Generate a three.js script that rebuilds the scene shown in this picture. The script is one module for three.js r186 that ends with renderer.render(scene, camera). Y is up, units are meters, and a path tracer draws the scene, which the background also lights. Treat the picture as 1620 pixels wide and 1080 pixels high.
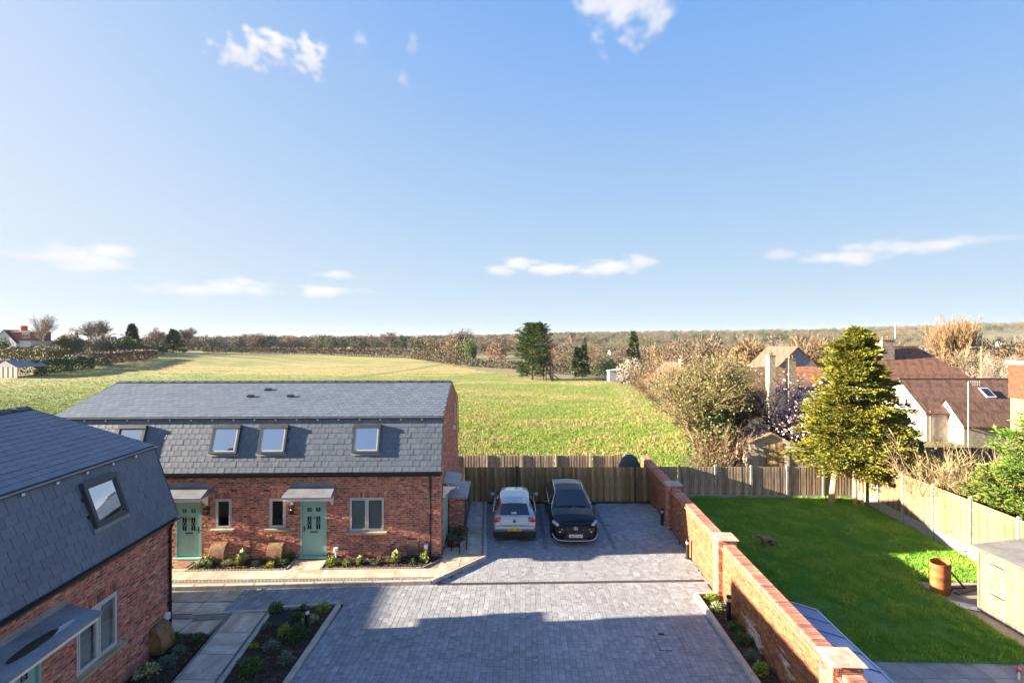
import * as THREE from 'three';
import { mergeGeometries } from 'three/addons/utils/BufferGeometryUtils.js';
import { FontLoader } from 'three/addons/loaders/FontLoader.js';
import { TextGeometry } from 'three/addons/geometries/TextGeometry.js';
import { MarchingCubes } from 'three/addons/objects/MarchingCubes.js';
import { ImprovedNoise } from 'three/addons/math/ImprovedNoise.js';

// ---------- camera, sky, sun, exposure ----------
const scene = new THREE.Scene();
const camera = new THREE.PerspectiveCamera(70.43, 1024 / 682, 0.1, 9000);
camera.position.set(0, 7.85, 0);
camera.lookAt(0, 7.85, -100);
const renderer = new THREE.WebGLRenderer({ antialias: true });
renderer.toneMapping = THREE.LinearToneMapping;
renderer.toneMappingExposure = 7.0;
renderer.shadowMap.enabled = true;

const SUN_EL = 15.2 * Math.PI / 180, SUN_AZ = 4.0 * Math.PI / 180;   // light travels to the right and slightly away
const sunDir = new THREE.Vector3(-Math.cos(SUN_EL) * Math.cos(SUN_AZ), Math.sin(SUN_EL), Math.cos(SUN_EL) * Math.sin(SUN_AZ));
const sun = new THREE.DirectionalLight(new THREE.Color().setRGB(1.0, 0.83, 0.62), 4.7);
sun.position.copy(sunDir).multiplyScalar(120).add(new THREE.Vector3(0, 0, -40));
sun.target.position.set(0, 0, -40);
sun.castShadow = true;
sun.shadow.mapSize.set(4096, 4096);
Object.assign(sun.shadow.camera, { left: -110, right: 110, top: 60, bottom: -60, near: 1, far: 400 });
scene.add(sun, sun.target);

const PN = new ImprovedNoise();
function fbm(x, y, z, o = 5) { let s = 0, a = 0.5, f = 1; for (let i = 0; i < o; i++) { s += a * PN.noise(x * f, y * f, z * f + i * 7.3); a *= 0.5; f *= 2.03; } return s; }
const clamp = (v, a = 0, b = 1) => Math.min(b, Math.max(a, v));
const lerp = (a, b, t) => a + (b - a) * t;
const smooth = (a, b, v) => { const t = clamp((v - a) / (b - a)); return t * t * (3 - 2 * t); };

{ // computed sky: blue air, paler to the horizon and towards the low sun, and a few fair-weather clouds
  const W = 2048, Hh = 1024, data = new Float32Array(W * Hh * 4);
  // clouds: azimuth and elevation in degrees (azimuth 0 = straight ahead, right positive), half sizes, density, noise scale
  const clouds = [
    [-26.6, 28.5, 3.0, 1.5, 1.0, 1], [-29.6, 27.2, 2.6, 1.1, .8, 1], [-23.0, 28.5, 1.9, 1.7, .95, 1], [-17.8, 30.8, 1.0, .8, .6, 1], [-12.8, 28.0, .7, .9, .35, 1], [-11.5, 31.2, .8, .9, .25, 1],
    [13.6, 35.3, 6.0, 4.0, 1.0, 0], [16.6, 33.9, 3.4, 2.6, .95, 0], [11, 35, 3.4, 2.6, .9, 0],
    [1.2, 8.9, 2.6, .85, 1, 2], [-1.2, 8.2, 2.2, .6, .9, 2], [5.2, 8.2, 3.6, .75, .95, 2], [11.5, 8.3, 3.6, 1.0, 1, 2], [14.6, 8.9, 2.0, .9, .9, 2],
    [-43, 7.3, 3.6, .9, .9, 2], [-40.4, 6.8, 2.6, .7, .8, 2], [-39.0, 8.0, 1.8, .65, .8, 2],
    [-30.5, 5.1, 6.5, .65, .9, 2], [-28, 6.0, 2.4, .6, .8, 2], [-33.5, 4.9, 4.0, .6, .8, 2],
    [-19.2, 7.2, 3.4, .62, .8, 2], [-21.3, 5.3, 2.5, .62, .85, 2], [-17, 5.7, 1.6, .3, .4, 2],
    [29.2, 8.8, 1.9, .55, .5, 2], [35.5, 8.1, 3.4, 1.0, 1, 2], [39.5, 8.4, 4.0, .9, .95, 2], [43.2, 8.5, 3.0, .5, .5, 2],
    [70, 9, 6, 1.2, .9, 2], [95, 14, 5, 1.6, .8, 2], [130, 9, 8, 1.2, .9, 2], [172, 18, 6, 2.2, .8, 0], [-160, 10, 9, 1.4, .9, 2], [-125, 9, 7, 1.1, .9, 2], [-78, 14, 5, 1.5, .7, 2],
  ];
  const EXP = 1 / 6.1;
  for (let j = 0; j < Hh; j++) {
    const el = ((j + .5) / Hh - .5) * Math.PI, y = Math.sin(el), ce = Math.cos(el), elD = el * 180 / Math.PI;
    for (let i = 0; i < W; i++) {
      const phi = ((i + .5) / W - .5) * 2 * Math.PI, x = Math.cos(phi) * ce, z = Math.sin(phi) * ce;
      const cs = clamp(x * sunDir.x + y * sunDir.y + z * sunDir.z, -1, 1), ang = Math.acos(cs);
      const e = Math.max(0, y);
      // vertical gradient, display-linear values
      const t = Math.pow(clamp(e / 0.66), 0.74);
      let r = lerp(0.60, 0.105, t) - .05 * smooth(.55, 1, e), g = lerp(0.735, 0.325, t) - .1 * smooth(.55, 1, e), b = lerp(0.80, 0.77, t) - .08 * smooth(.55, 1, e);
      // forward-scatter brightening towards the sun
      const w = Math.exp(-Math.pow(ang / 0.98, 2)) * .95 * (1 - 0.35 * t);
      r = lerp(r, .84, clamp(w)); g = lerp(g, .86, clamp(w)); b = lerp(b, .88, clamp(w));
      const gl = Math.exp(-ang / 0.20) * 1.5; r += gl; g += gl * .93; b += gl * .8;
      if (elD > 1.5 && elD < 50) {
        let az = Math.atan2(x, -z) * 180 / Math.PI, den = 0, lit = 0;
        for (const c of clouds) {
          let da = az - c[0]; if (da > 180) da -= 360; if (da < -180) da += 360;
          if (Math.abs(da) > c[2] * 2.4 || Math.abs(elD - c[1]) > c[3] * 2.9) continue;
          const lw = c[5] === 2 ? 1.3 : 1, ce2 = (elD - c[1]) / (c[3] * lw), fl = c[5] === 2 && ce2 < 0 ? ce2 * 1.7 : ce2;
          const d = Math.sqrt((da / (c[2] * (c[5] === 2 ? 1.2 : 1))) ** 2 + fl ** 2);
          const sc = c[5] === 2 ? 1.1 : c[5] === 1 ? 1.25 : .75;
          const n = fbm(az * sc * (c[5] === 2 ? .55 : 1) * .55, elD * sc * .8, 3.7 + c[0], 6);
          const k = c[4] * smooth(c[5] === 1 ? -.05 : -.02, c[5] === 1 ? .8 : .78, 1 - d + n * (c[5] === 1 ? 1.8 : 1.35));
          if (k > den) { den = k; lit = clamp(.62 + .42 * ce2 - .28 * da / c[2] * .5 + n * .5); }
        }
        if (den > 0) {
          const cr = lerp(.64, .96, lit), cg = lerp(.67, .93, lit), cb = lerp(.75, .92, lit), k = den * .86;
          r = lerp(r, Math.max(r, cr), k); g = lerp(g, Math.max(g * .97, cg), k); b = lerp(b, cb, k);
        }
      }
      if (y < 0) { const q = smooth(0, -.12, y); r = lerp(r, .22, q); g = lerp(g, .24, q); b = lerp(b, .16, q); }
      const k = (j * W + i) * 4;
      data[k] = r * EXP; data[k + 1] = g * EXP; data[k + 2] = b * EXP; data[k + 3] = 1;
    }
  }
  const tex = new THREE.DataTexture(data, W, Hh, THREE.RGBAFormat, THREE.FloatType);
  tex.mapping = THREE.EquirectangularReflectionMapping; tex.magFilter = THREE.LinearFilter; tex.minFilter = THREE.LinearFilter; tex.wrapS = THREE.RepeatWrapping; tex.needsUpdate = true;
  scene.background = tex; scene.environment = tex;
}
scene.fog = new THREE.FogExp2(new THREE.Color().setRGB(.72, .8, .9), 0.00006);
camera.updateMatrixWorld(true);

// ---------- helpers ----------
function RNG(seed) { let s = seed >>> 0; const f = () => { s = (s + 0x6D2B79F5) >>> 0; let t = s; t = Math.imul(t ^ (t >>> 15), t | 1); t ^= t + Math.imul(t ^ (t >>> 7), t | 61); return ((t ^ (t >>> 14)) >>> 0) / 4294967296; }; f.r = (a, b) => a + (b - a) * f(); f.pick = a => a[Math.floor(f() * a.length)]; return f; }
const V = (x, y, z) => new THREE.Vector3(x, y, z);
const col = (r, g, b) => new THREE.Color().setRGB(r, g, b);
const taken = {};
function numbered(n) { if (taken[n] === undefined) { taken[n] = 0; return n; } taken[n]++; return n + '_' + String(taken[n]).padStart(3, '0'); }
function tag(o, label, category, group, kind) { if (label) o.userData.label = label; if (category) o.userData.category = category; if (group) o.userData.group = group; if (kind) o.userData.kind = kind; return o; }
function thing(name, label, category, pos = [0, 0, 0], turn = 0, group) { const o = new THREE.Group(); o.name = numbered(name); scene.add(o); o.position.set(...pos); o.rotation.y = turn; tag(o, label, category, group); o.updateMatrixWorld(true); return o; }
function part(name, geo, m, parent, pos, rot) { const o = new THREE.Mesh(geo, m); o.name = name; if (pos) o.position.set(...pos); if (rot) o.rotation.set(...rot); o.castShadow = o.receiveShadow = true; parent.add(o); o.updateMatrixWorld(true); return o; }
function solo(name, geo, m, label, category, pos, rot, group) { const o = part(numbered(name), geo, m, scene, pos, rot); return tag(o, label, category, group); }
function struct(name, geo, m, pos, rot) { const o = part(numbered(name), geo, m, scene, pos, rot); o.userData.kind = 'structure'; return o; }

function tex(size, fn, srgb = true, rep = 1) {
  const [w, h] = Array.isArray(size) ? size : [size, size], d = new Uint8Array(w * h * 4);
  for (let j = 0; j < h; j++) for (let i = 0; i < w; i++) { const c = fn(i / w, j / h, i, j), k = (j * w + i) * 4; if (typeof c === 'number') { d[k] = d[k + 1] = d[k + 2] = clamp(c) * 255; } else { d[k] = clamp(c[0]) * 255; d[k + 1] = clamp(c[1]) * 255; d[k + 2] = clamp(c[2]) * 255; } d[k + 3] = 255; }
  const t = new THREE.DataTexture(d, w, h, THREE.RGBAFormat); t.wrapS = t.wrapT = THREE.RepeatWrapping; t.magFilter = THREE.LinearFilter; t.minFilter = THREE.LinearMipmapLinearFilter; t.generateMipmaps = true; if (srgb) t.colorSpace = THREE.SRGBColorSpace; t.repeat.set(rep, rep); t.needsUpdate = true; return t;
}
// tileable fbm on a torus-like lattice
function tn(u, v, f, o = 4, seed = 0) { let s = 0, a = .5; for (let k = 0; k < o; k++) { s += a * tv(u * f, v * f, f, seed + k * 31); f *= 2; a *= .5; } return s; }
function hsh(i, j, s) { let h = Math.imul(i, 374761393) + Math.imul(j, 668265263) + Math.imul(s, 2147483647 ^ 0x5bd1e995); h = Math.imul(h ^ (h >>> 13), 1274126177); return ((h ^ (h >>> 16)) >>> 0) / 4294967296; }
function tv(x, y, p, s) { const i = Math.floor(x), j = Math.floor(y), fx = x - i, fy = y - j, m = (a, q) => ((a % q) + q) % q, u = fx * fx * (3 - 2 * fx), w = fy * fy * (3 - 2 * fy); const a = hsh(m(i, p), m(j, p), s), b = hsh(m(i + 1, p), m(j, p), s), c = hsh(m(i, p), m(j + 1, p), s), d = hsh(m(i + 1, p), m(j + 1, p), s); return lerp(lerp(a, b, u), lerp(c, d, u), w) * 2 - 1; }
const S = v => v <= .0031308 ? v * 12.92 : 1.055 * Math.pow(v, 1 / 2.4) - .055;   // linear to sRGB for texture bytes
const lin = (r, g, b) => [S(r), S(g), S(b)];

const T = {};
T.grain = tex(256, (u, v) => { const n = tn(u, v, 8, 5, 3); return .84 + n * .28; });            // near-neutral mottling
T.grainB = tex(256, (u, v) => .5 + tn(u, v, 12, 4, 9) * .55, false);
T.brick = tex(512, (u, v) => { const n = tn(u, v, 6, 5, 13), m = tn(u, v, 20, 3, 17), w = smooth(.42, .66, tn(u, v, 3, 5, 57) + .1 * m); const k = .93 + n * .34 + m * .16; return [lerp(k, 1.15, w * .35), lerp(k, 1.2, w * .45), lerp(k, 1.25, w * .5)]; });
T.brickB = tex(256, (u, v) => .5 + tn(u, v, 10, 4, 19) * .6, false);
T.slate = tex(256, (u, v) => { const n = tn(u, v, 5, 5, 23); return .94 + n * .26; });
T.slateB = tex(256, (u, v) => .5 + tn(u, v * .5, 14, 4, 29) * .5, false);
T.wood = tex([256, 512], (u, v) => { const g = tn(u, v * .08, 26, 4, 31), k = tn(u, v, 4, 3, 33), kn = smooth(.52, .6, tn(u, v * .5, 7, 2, 35)); const q = .82 + g * .3 + k * .16 - kn * .3; return [q, q * (1 - kn * .1), q * (1 - kn * .18)]; });
T.woodB = tex([256, 512], (u, v) => .5 + tn(u, v * .06, 32, 4, 37) * .6, false);
T.stone = tex(512, (u, v) => { const w = tn(u, v, 3, 4, 41) * .35, b = tn(u * .35 + w * .2, v + w * .25, 7, 4, 43), f = tn(u, v, 40, 2, 45); return [.86 + b * .17 + f * .05, .84 + b * .2 + f * .05, .82 + b * .22 + f * .05]; });
T.conc = tex(256, (u, v) => { const a = tn(u, v, 3, 5, 51), f = tn(u, v, 50, 2, 53); return .87 + a * .16 + f * .09; });
T.dirt = tex(512, (u, v) => { const a = tn(u, v, 24, 4, 61), c = tn(u, v, 60, 2, 63); const q = clamp(.5 + a * .6 + c * .5); return lin(.03 + q * .075, .02 + q * .05, .014 + q * .032); });
function mat(c, rough = .8, o = {}) { const m = new THREE.MeshStandardMaterial({ color: Array.isArray(c) ? col(...c) : c, roughness: rough, ...o }); return m; }
function phys(c, o = {}) { return new THREE.MeshPhysicalMaterial({ color: Array.isArray(c) ? col(...c) : c, ...o }); }

// box with its +z face chamfered, uv in metres (18 triangles plus back left open)
function cbox(w, h, d, c = .004, us = 1) {
  const x = w / 2, y = h / 2, P = [], U = [];
  const q = (a, b, e, f, uv) => { for (const k of [a, b, e, a, e, f]) { P.push(...k); U.push(...uv(k)); } };
  const F = [[-x + c, -y + c, 0], [x - c, -y + c, 0], [x - c, y - c, 0], [-x + c, y - c, 0]], M = [[-x, -y, -c], [x, -y, -c], [x, y, -c], [-x, y, -c]], B = [[-x, -y, -d], [x, -y, -d], [x, y, -d], [-x, y, -d]];
  const uz = k => [k[0] * us + .5, k[1] * us + .5];
  q(F[0], F[1], F[2], F[3], uz);
  for (let i = 0; i < 4; i++) { const j = (i + 1) % 4; const us2 = i % 2 ? k => [k[2] * us, k[1] * us] : k => [k[0] * us, k[2] * us]; q(M[i], M[j], F[j], F[i], us2); q(B[i], B[j], M[j], M[i], us2); }
  const g = new THREE.BufferGeometry(); g.setAttribute('position', new THREE.Float32BufferAttribute(P, 3)); g.setAttribute('uv', new THREE.Float32BufferAttribute(U, 2)); g.computeVertexNormals(); return g;
}
function metreUV(g, s = 1) { // box-project uv in metres from local positions
  if (g.index) g = g.toNonIndexed(); g.computeVertexNormals(); const p = g.attributes.position, n = g.attributes.normal, u = new Float32Array(p.count * 2);
  for (let i = 0; i < p.count; i++) { const ax = Math.abs(n.getX(i)), ay = Math.abs(n.getY(i)), az = Math.abs(n.getZ(i)); let a, b; if (ay >= ax && ay >= az) { a = p.getX(i); b = p.getZ(i); } else if (ax > az) { a = p.getZ(i); b = p.getY(i); } else { a = p.getX(i); b = p.getY(i); } u[2 * i] = a * s; u[2 * i + 1] = b * s; }
  g.setAttribute('uv', new THREE.BufferAttribute(u, 2)); return g;
}
function bx(w, h, d, x = 0, y = 0, z = 0, ry = 0) { const g = new THREE.BoxGeometry(w, h, d); if (ry) g.rotateY(ry); g.translate(x, y, z); return metreUV(g); }
function cyl(r0, r1, h, x = 0, y = 0, z = 0, n = 16) { const g = new THREE.CylinderGeometry(r1, r0, h, n); g.translate(x, y + h / 2, z); return g; }
function merge(list) { const l = list.map(g => { g = g.index ? g.toNonIndexed() : g; const r = new THREE.BufferGeometry(); r.setAttribute('position', g.attributes.position); r.setAttribute('normal', g.attributes.normal); if (!g.attributes.uv) g.setAttribute('uv', new THREE.Float32BufferAttribute(new Float32Array(g.attributes.position.count * 2), 2)); r.setAttribute('uv', g.attributes.uv); return r; }); return mergeGeometries(l); }
function ext(pts, depth, holes = [], bevel = 0) { const s = new THREE.Shape(pts.map(p => new THREE.Vector2(...p))); for (const h of holes) s.holes.push(new THREE.Path(h.map(p => new THREE.Vector2(...p)))); const g = new THREE.ExtrudeGeometry(s, { depth, bevelEnabled: bevel > 0, bevelSize: bevel, bevelThickness: bevel, bevelSegments: 1, curveSegments: 10 }); return metreUV(g); }
function flat(pts, y = 0, s = 1) { // horizontal polygon from [x, depth] points
  const sh = new THREE.Shape(pts.map(p => new THREE.Vector2(p[0], p[1]))); const g = new THREE.ShapeGeometry(sh); g.rotateX(-Math.PI / 2); g.translate(0, y, 0); return metreUV(g, s);
}
function slabPoly(pts, y0, y1) { const sh = new THREE.Shape(pts.map(p => new THREE.Vector2(p[0], p[1]))); const g = new THREE.ExtrudeGeometry(sh, { depth: y1 - y0, bevelEnabled: false }); g.rotateX(-Math.PI / 2); g.translate(0, y0, 0); return metreUV(g); }
function inPoly(pts, x, y) { let c = false; for (let i = 0, j = pts.length - 1; i < pts.length; j = i++) if ((pts[i][1] > y) !== (pts[j][1] > y) && x < (pts[j][0] - pts[i][0]) * (y - pts[i][1]) / (pts[j][1] - pts[i][1]) + pts[i][0]) c = !c; return c; }

// many alike pieces: the 300 that show largest become parts, the rest one joined part
const PV = new THREE.Matrix4().multiplyMatrices(camera.projectionMatrix, camera.matrixWorldInverse);
function tints(m, cols) { return cols.map(c => { const k = m.clone(); k.color.setRGB(...c); return k; }); }
function pieces(name, many, list, geos, m, cols, parent, { max = 300, jit = .11, seed = 5 } = {}) {
  parent.updateMatrixWorld(true); const R = RNG(seed), mats = tints(m, cols), w = V(), pr = V();
  for (const it of list) {
    w.set(...it.p).applyMatrix4(parent.matrixWorld); const dist = w.distanceTo(camera.position); pr.copy(w).applyMatrix4(PV);
    it.score = (Math.abs(pr.x) < 1.02 && Math.abs(pr.y) < 1.02 && pr.z < 1 ? 1 : .02) * (it.big || 1) / dist; if (it.v === undefined) it.v = Math.floor(R() * cols.length); if (it.g === undefined) it.g = Math.floor(R() * geos.length);
  }
  list.sort((a, b) => b.score - a.score);
  const put = (o, it) => { o.position.set(...it.p); if (it.q) o.quaternion.copy(it.q); else if (it.r) o.rotation.set(...it.r); if (it.s) o.scale.set(...it.s); };
  for (const it of list.slice(0, max)) { const o = part(name, geos[it.g], mats[it.v], parent); put(o, it); }
  const rest = list.slice(max); const d = new THREE.Object3D(), c = new THREE.Color();
  geos.forEach((g, gi) => { const l = rest.filter(i => i.g === gi); if (!l.length) return; const wm = m.clone(); wm.color.setRGB(1, 1, 1); const im = new THREE.InstancedMesh(g, wm, l.length); im.name = many; im.userData.kind = 'stuff'; im.castShadow = im.receiveShadow = true; l.forEach((it, i) => { d.rotation.set(0, 0, 0); d.scale.set(1, 1, 1); put(d, it); d.updateMatrix(); im.setMatrixAt(i, d.matrix); const k = 1 + R.r(-jit, jit); c.setRGB(...cols[it.v]).multiplyScalar(k); im.setColorAt(i, c); }); parent.add(im); });
}

// triangle soup with vertex colours
class Soup {
  constructor() { this.P = []; this.C = []; this.N = []; }
  tri(a, b, c, k, n) { this.P.push(a.x, a.y, a.z, b.x, b.y, b.z, c.x, c.y, c.z); for (let i = 0; i < 3; i++) { this.C.push(k[0], k[1], k[2]); if (n) this.N.push(n.x, n.y, n.z); } }
  quad(a, b, c, d, k, n) { this.tri(a, b, c, k, n); this.tri(a, c, d, k, n); }
  tube(a, b, r0, r1, k, n = 5) {
    const d = b.clone().sub(a).normalize(), u = Math.abs(d.y) < .9 ? V(0, 1, 0).cross(d).normalize() : V(1, 0, 0).cross(d).normalize(), w = d.clone().cross(u);
    for (let i = 0; i < n; i++) { const t0 = i / n * 6.2832, t1 = (i + 1) / n * 6.2832, e0 = u.clone().multiplyScalar(Math.cos(t0)).addScaledVector(w, Math.sin(t0)), e1 = u.clone().multiplyScalar(Math.cos(t1)).addScaledVector(w, Math.sin(t1)); this.quad(a.clone().addScaledVector(e0, r0), a.clone().addScaledVector(e1, r0), b.clone().addScaledVector(e1, r1), b.clone().addScaledVector(e0, r1), k); }
  }
  blade(p, dir, len, wid, k, R) { // a narrow leaf: two triangles folded a little
    const side = V(R() - .5, R() - .5, R() - .5).cross(dir).normalize().multiplyScalar(wid / 2), tip = p.clone().addScaledVector(dir, len), m = p.clone().addScaledVector(dir, len * .45);
    this.tri(p, m.clone().add(side), tip, k); this.tri(p, tip, m.clone().sub(side), k);
  }
  geo() { const g = new THREE.BufferGeometry(); g.setAttribute('position', new THREE.Float32BufferAttribute(this.P, 3)); g.setAttribute('color', new THREE.Float32BufferAttribute(this.C, 3)); g.computeVertexNormals(); return g; }
}
const leafM = new THREE.MeshStandardMaterial({ vertexColors: true, roughness: .75, side: THREE.DoubleSide });
const barkM = new THREE.MeshStandardMaterial({ vertexColors: true, roughness: .92, side: THREE.DoubleSide });
const rdir = R => { const z = R.r(-1, 1), t = R() * 6.2832, s = Math.sqrt(1 - z * z); return V(s * Math.cos(t), z, s * Math.sin(t)); };
const mixc = (cs, R, j = .15) => { const a = R.pick(cs), k = 1 + R.r(-j, j); return [a[0] * k, a[1] * k, a[2] * k]; };

// ---------- shared materials ----------
const brickM = mat([1, 1, 1], .9, { map: T.brick, bumpMap: T.brickB, bumpScale: .007 });
const BR = [[0.529, 0.184, 0.119], [0.608, 0.226, 0.14], [0.45, 0.15, 0.105], [0.661, 0.26, 0.161], [0.29, 0.123, 0.101], [0.569, 0.205, 0.147], [0.68, 0.321, 0.21], [0.503, 0.198, 0.147]];
const mortarM = mat([.54, .45, .38], .95, { map: T.conc, bumpMap: T.grainB, bumpScale: .003 });
const slateM = mat([1, 1, 1], .52, { map: T.slate, bumpMap: T.slateB, bumpScale: .003 });
const SL = [[0.108, 0.136, 0.18], [0.103, 0.131, 0.172], [0.116, 0.145, 0.189], [0.111, 0.14, 0.18], [0.098, 0.126, 0.166], [0.121, 0.15, 0.191], [0.101, 0.124, 0.157], [0.118, 0.141, 0.176]];
const blackM = mat([.012, .012, .013], .38), charcoalM = mat([.045, .05, .058], .45), whiteM = mat([.74, .74, .72], .45), frameM = mat([.50, .50, .47], .45), tealM = mat([.25, .44, .385], .42), tealD = mat([.23, .415, .36], .45);
const sandM = mat([.52, .43, .30], .85, { map: T.stone, bumpMap: T.grainB, bumpScale: .003 });
const leadM = mat([.30, .315, .34], .42, { map: T.conc, metalness: .25 });
const glassM = phys([1, 1, 1], { roughness: .02, transmission: 1, thickness: 0, ior: 1.5 });
const darkGlass = phys([.012, .016, .018], { roughness: .04, clearcoat: 1, clearcoatRoughness: .02 });
const blindM = mat([.26, .27, .24], .8), coatedGlass = mat([.52, .55, .60], .03, { metalness: 1 }), hoodM = mat([.30, .165, .075], .55, { map: T.grain });
const chromeM = mat([.7, .7, .72], .18, { metalness: 1 });
const font = await new FontLoader().loadAsync('fonts/droid/droid_sans_bold.typeface.json');
function text(s, size, depth = .002) { const g = new TextGeometry(s, { font, size, depth, curveSegments: 3, bevelEnabled: false }); g.computeBoundingBox(); const b = g.boundingBox; g.translate(-(b.max.x + b.min.x) / 2, -(b.max.y + b.min.y) / 2, 0); return g; }
const brickGeo = [cbox(.214, .0645, .09, .004, 1.3), (() => { const g = cbox(.214, .0645, .09, .006, 1.3), u = g.attributes.uv; for (let i = 0; i < u.count; i++) u.setXY(i, u.getX(i) + .37, u.getY(i) + .61); return g; })(), (() => { const g = cbox(.214, .0645, .09, .005, 1.3), u = g.attributes.uv; for (let i = 0; i < u.count; i++) u.setXY(i, u.getX(i) + .71, u.getY(i) + .23); return g; })()];
// courses of stretcher bond between x0 and x1(y), leaving out the openings
function layBricks(x0, x1, y0, y1, open, R, edge) {
  const out = []; let c = 0;
  for (let y = y0; y + .074 <= y1 + .001; y += .075, c++) {
    const e = edge ? edge(y + .037) : [x0, x1]; let segs = [e];
    for (const o of open) if (y + .06 > o[1] && y + .015 < o[3]) { const n = []; for (const s of segs) { if (o[2] <= s[0] || o[0] >= s[1]) n.push(s); else { if (o[0] > s[0]) n.push([s[0], o[0]]); if (o[2] < s[1]) n.push([o[2], s[1]]); } } segs = n; }
    for (let x = x0 - .225 + (c % 2 ? .1125 : 0); x < x1; x += .225) for (const s of segs) {
      const a = Math.max(x, s[0]), b = Math.min(x + .215, s[1]); if (b - a < .025) continue;
      out.push({ p: [(a + b) / 2, y + .0375 + R.r(-.001, .001), R.r(-.0025, .003)], r: [R.r(-.02, .02), R.r(-.032, .032), R.r(-.004, .004)], s: [(b - a) / .214, 1, 1], big: b - a > .1 ? 1 : .4 });
    }
  }
  return out;
}
function soldiers(x0, x1, y, R) { const out = [], n = Math.round((x1 - x0) / .075), w = (x1 - x0) / n; for (let i = 0; i < n; i++) out.push({ p: [x0 + (i + .5) * w, y + .1125, .004 + R.r(-.001, .002)], r: [0, 0, Math.PI / 2], s: [1.0, (w - .01) / .0645, 1] }); return out; }

const EAVE = 3.15, BRK = [-.5, 5.08], RDG = [-3.6, 6.1], HD = 7.2;
function cottage(o) {
  const R = RNG(o.seed), L = o.L, H = thing('brick_house', o.label, 'house', o.pos, o.turn, o.group);
  const prof = [[-.012, 0], [-.012, EAVE], BRK.map((v, i) => v - (i ? .06 : 0)), [RDG[0], RDG[1] - .06], [-HD - BRK[0], BRK[1] - .06], [-HD, EAVE], [-HD, 0]];
  // front wall with its openings
  const e = .006, holes = o.open.map(q => [[q[0] - e, Math.max(q[1] - e, .02)], [q[2] + e, Math.max(q[1] - e, .02)], [q[2] + e, q[3] + e], [q[0] - e, q[3] + e]]);
  const front = part('front_wall', ext([[-L + .012, 0], [-.008, 0], [-.008, EAVE + .1], [-L + .012, EAVE + .1]], .22, holes).translate(0, 0, -.228), mortarM, H);
  if (!o.plain) {
    let bl = layBricks(-L + .01, -.004, 0, EAVE, [...o.open, ...o.solid.map(s => [s[0], s[2], s[1], s[2] + .225])], R);
    for (const s of o.solid) bl = bl.concat(soldiers(s[0], s[1], s[2], R));
    pieces('brick', 'bricks', bl, brickGeo, brickM, BR, front, { seed: o.seed + 1 });
  }
  // gable walls and back wall
  const gshape = prof.map(p => [-p[0], p[1]]);   // x runs to the back
  const gable = part('gable_wall', ext(gshape, .22).translate(0, 0, -.228), o.plain ? brickPlain : mortarM, H, [0, 0, 0], [0, Math.PI / 2, 0]);
  gable.geometry.computeBoundingBox();
  if (o.gableBricks) {
    const edge = y => { let lo = .004, hi = HD - .004; if (y > EAVE) { const t = (y - EAVE) / (BRK[1] - EAVE); lo = y < BRK[1] ? -BRK[0] * t : lerp(-BRK[0], 3.6, (y - BRK[1]) / (RDG[1] - BRK[1])); hi = HD - lo; } return [lo + .02, hi - .02]; };
    pieces('brick', 'bricks', layBricks(.004, HD, 0, RDG[1] - .12, o.gableOpen || [], R, edge), brickGeo, brickM, BR, gable, { seed: o.seed + 2, max: 120 });
  }
  part('gable_wall', ext(gshape, .22).translate(0, 0, 0), brickPlain, H, [-L, 0, 0], [0, Math.PI / 2, 0]);
  part('back_wall', bx(L - .02, EAVE, .2, -L / 2, EAVE / 2, -HD + .11), brickPlain, H);
  part('floor', bx(L - .5, .08, HD - .5, -L / 2, .08, -HD / 2), mat([.30, .25, .20], .8), H);
  // roof body
  const rp = [[.10, 3.16], [.10, 3.22], [BRK[0], BRK[1]], RDG, [-HD - BRK[0], BRK[1]], [-HD - .1, 3.22], [-HD - .1, 3.16]].map(p => [-p[0], p[1]]);
  const roof = part('roof', ext(rp, L - .04), o.plain ? mat([.09, .1, .125], .5) : charcoalM, H, [-L + .02, 0, 0], [0, Math.PI / 2, 0]);
  roof.rotation.set(0, 0, 0); roof.geometry.rotateY(Math.PI / 2); roof.position.set(-L + .02, 0, 0); roof.updateMatrixWorld(true);
  if (o.plain) return H;
  const sg = [cbox(.246, .31, .009, .002, 1.1), cbox(.244, .308, .010, .003, .9)];
  const sl = [], X0 = .045;
  const slope = (z0, y0, z1, y1, lower) => {
    const d = V(0, y1 - y0, z1 - z0), len = d.length(); d.normalize(); const n = V(0, -d.z, d.y), tilt = -.036, g = .2, nc = Math.round(len / g);
    const q0 = new THREE.Quaternion().setFromRotationMatrix(new THREE.Matrix4().makeBasis(V(1, 0, 0), d, n));
    for (let k = 0; k < nc; k++) for (let i = 0; i <= Math.ceil(L / .25) + 1; i++) {
      let a = -L - .02 + (i - (k % 2 ? .5 : 0)) * .25, b = a + .246; a = Math.max(a, -L - .04); b = Math.min(b, X0); if (b - a < .05) continue;
      const s = k * (len / nc) + .155, cx = (a + b) / 2, cy = y0 + d.y * s, cz = z0 + d.z * s;
      if (lower && o.sky.some(w => cx > w[0] + .05 && cx < w[1] - .05 && cy > 3.95 && cy < 4.7)) continue;
      if (s + .1 > len && lower) continue;
      const lift = .014 + R.r(-.0015, .0025);
      sl.push({ p: [cx + L - .02, cy + n.y * lift, cz + n.z * lift], q: q0.clone().multiply(new THREE.Quaternion().setFromEuler(new THREE.Euler(tilt + R.r(-.006, .006), R.r(-.006, .006), R.r(-.006, .006)))), s: [(b - a) / .246, s + .155 > len ? .66 : 1, 1] });
    }
  };
  slope(.13, 3.2, BRK[0], BRK[1], true); slope(BRK[0] + .03, BRK[1] + .005, RDG[0], RDG[1], false);
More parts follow.
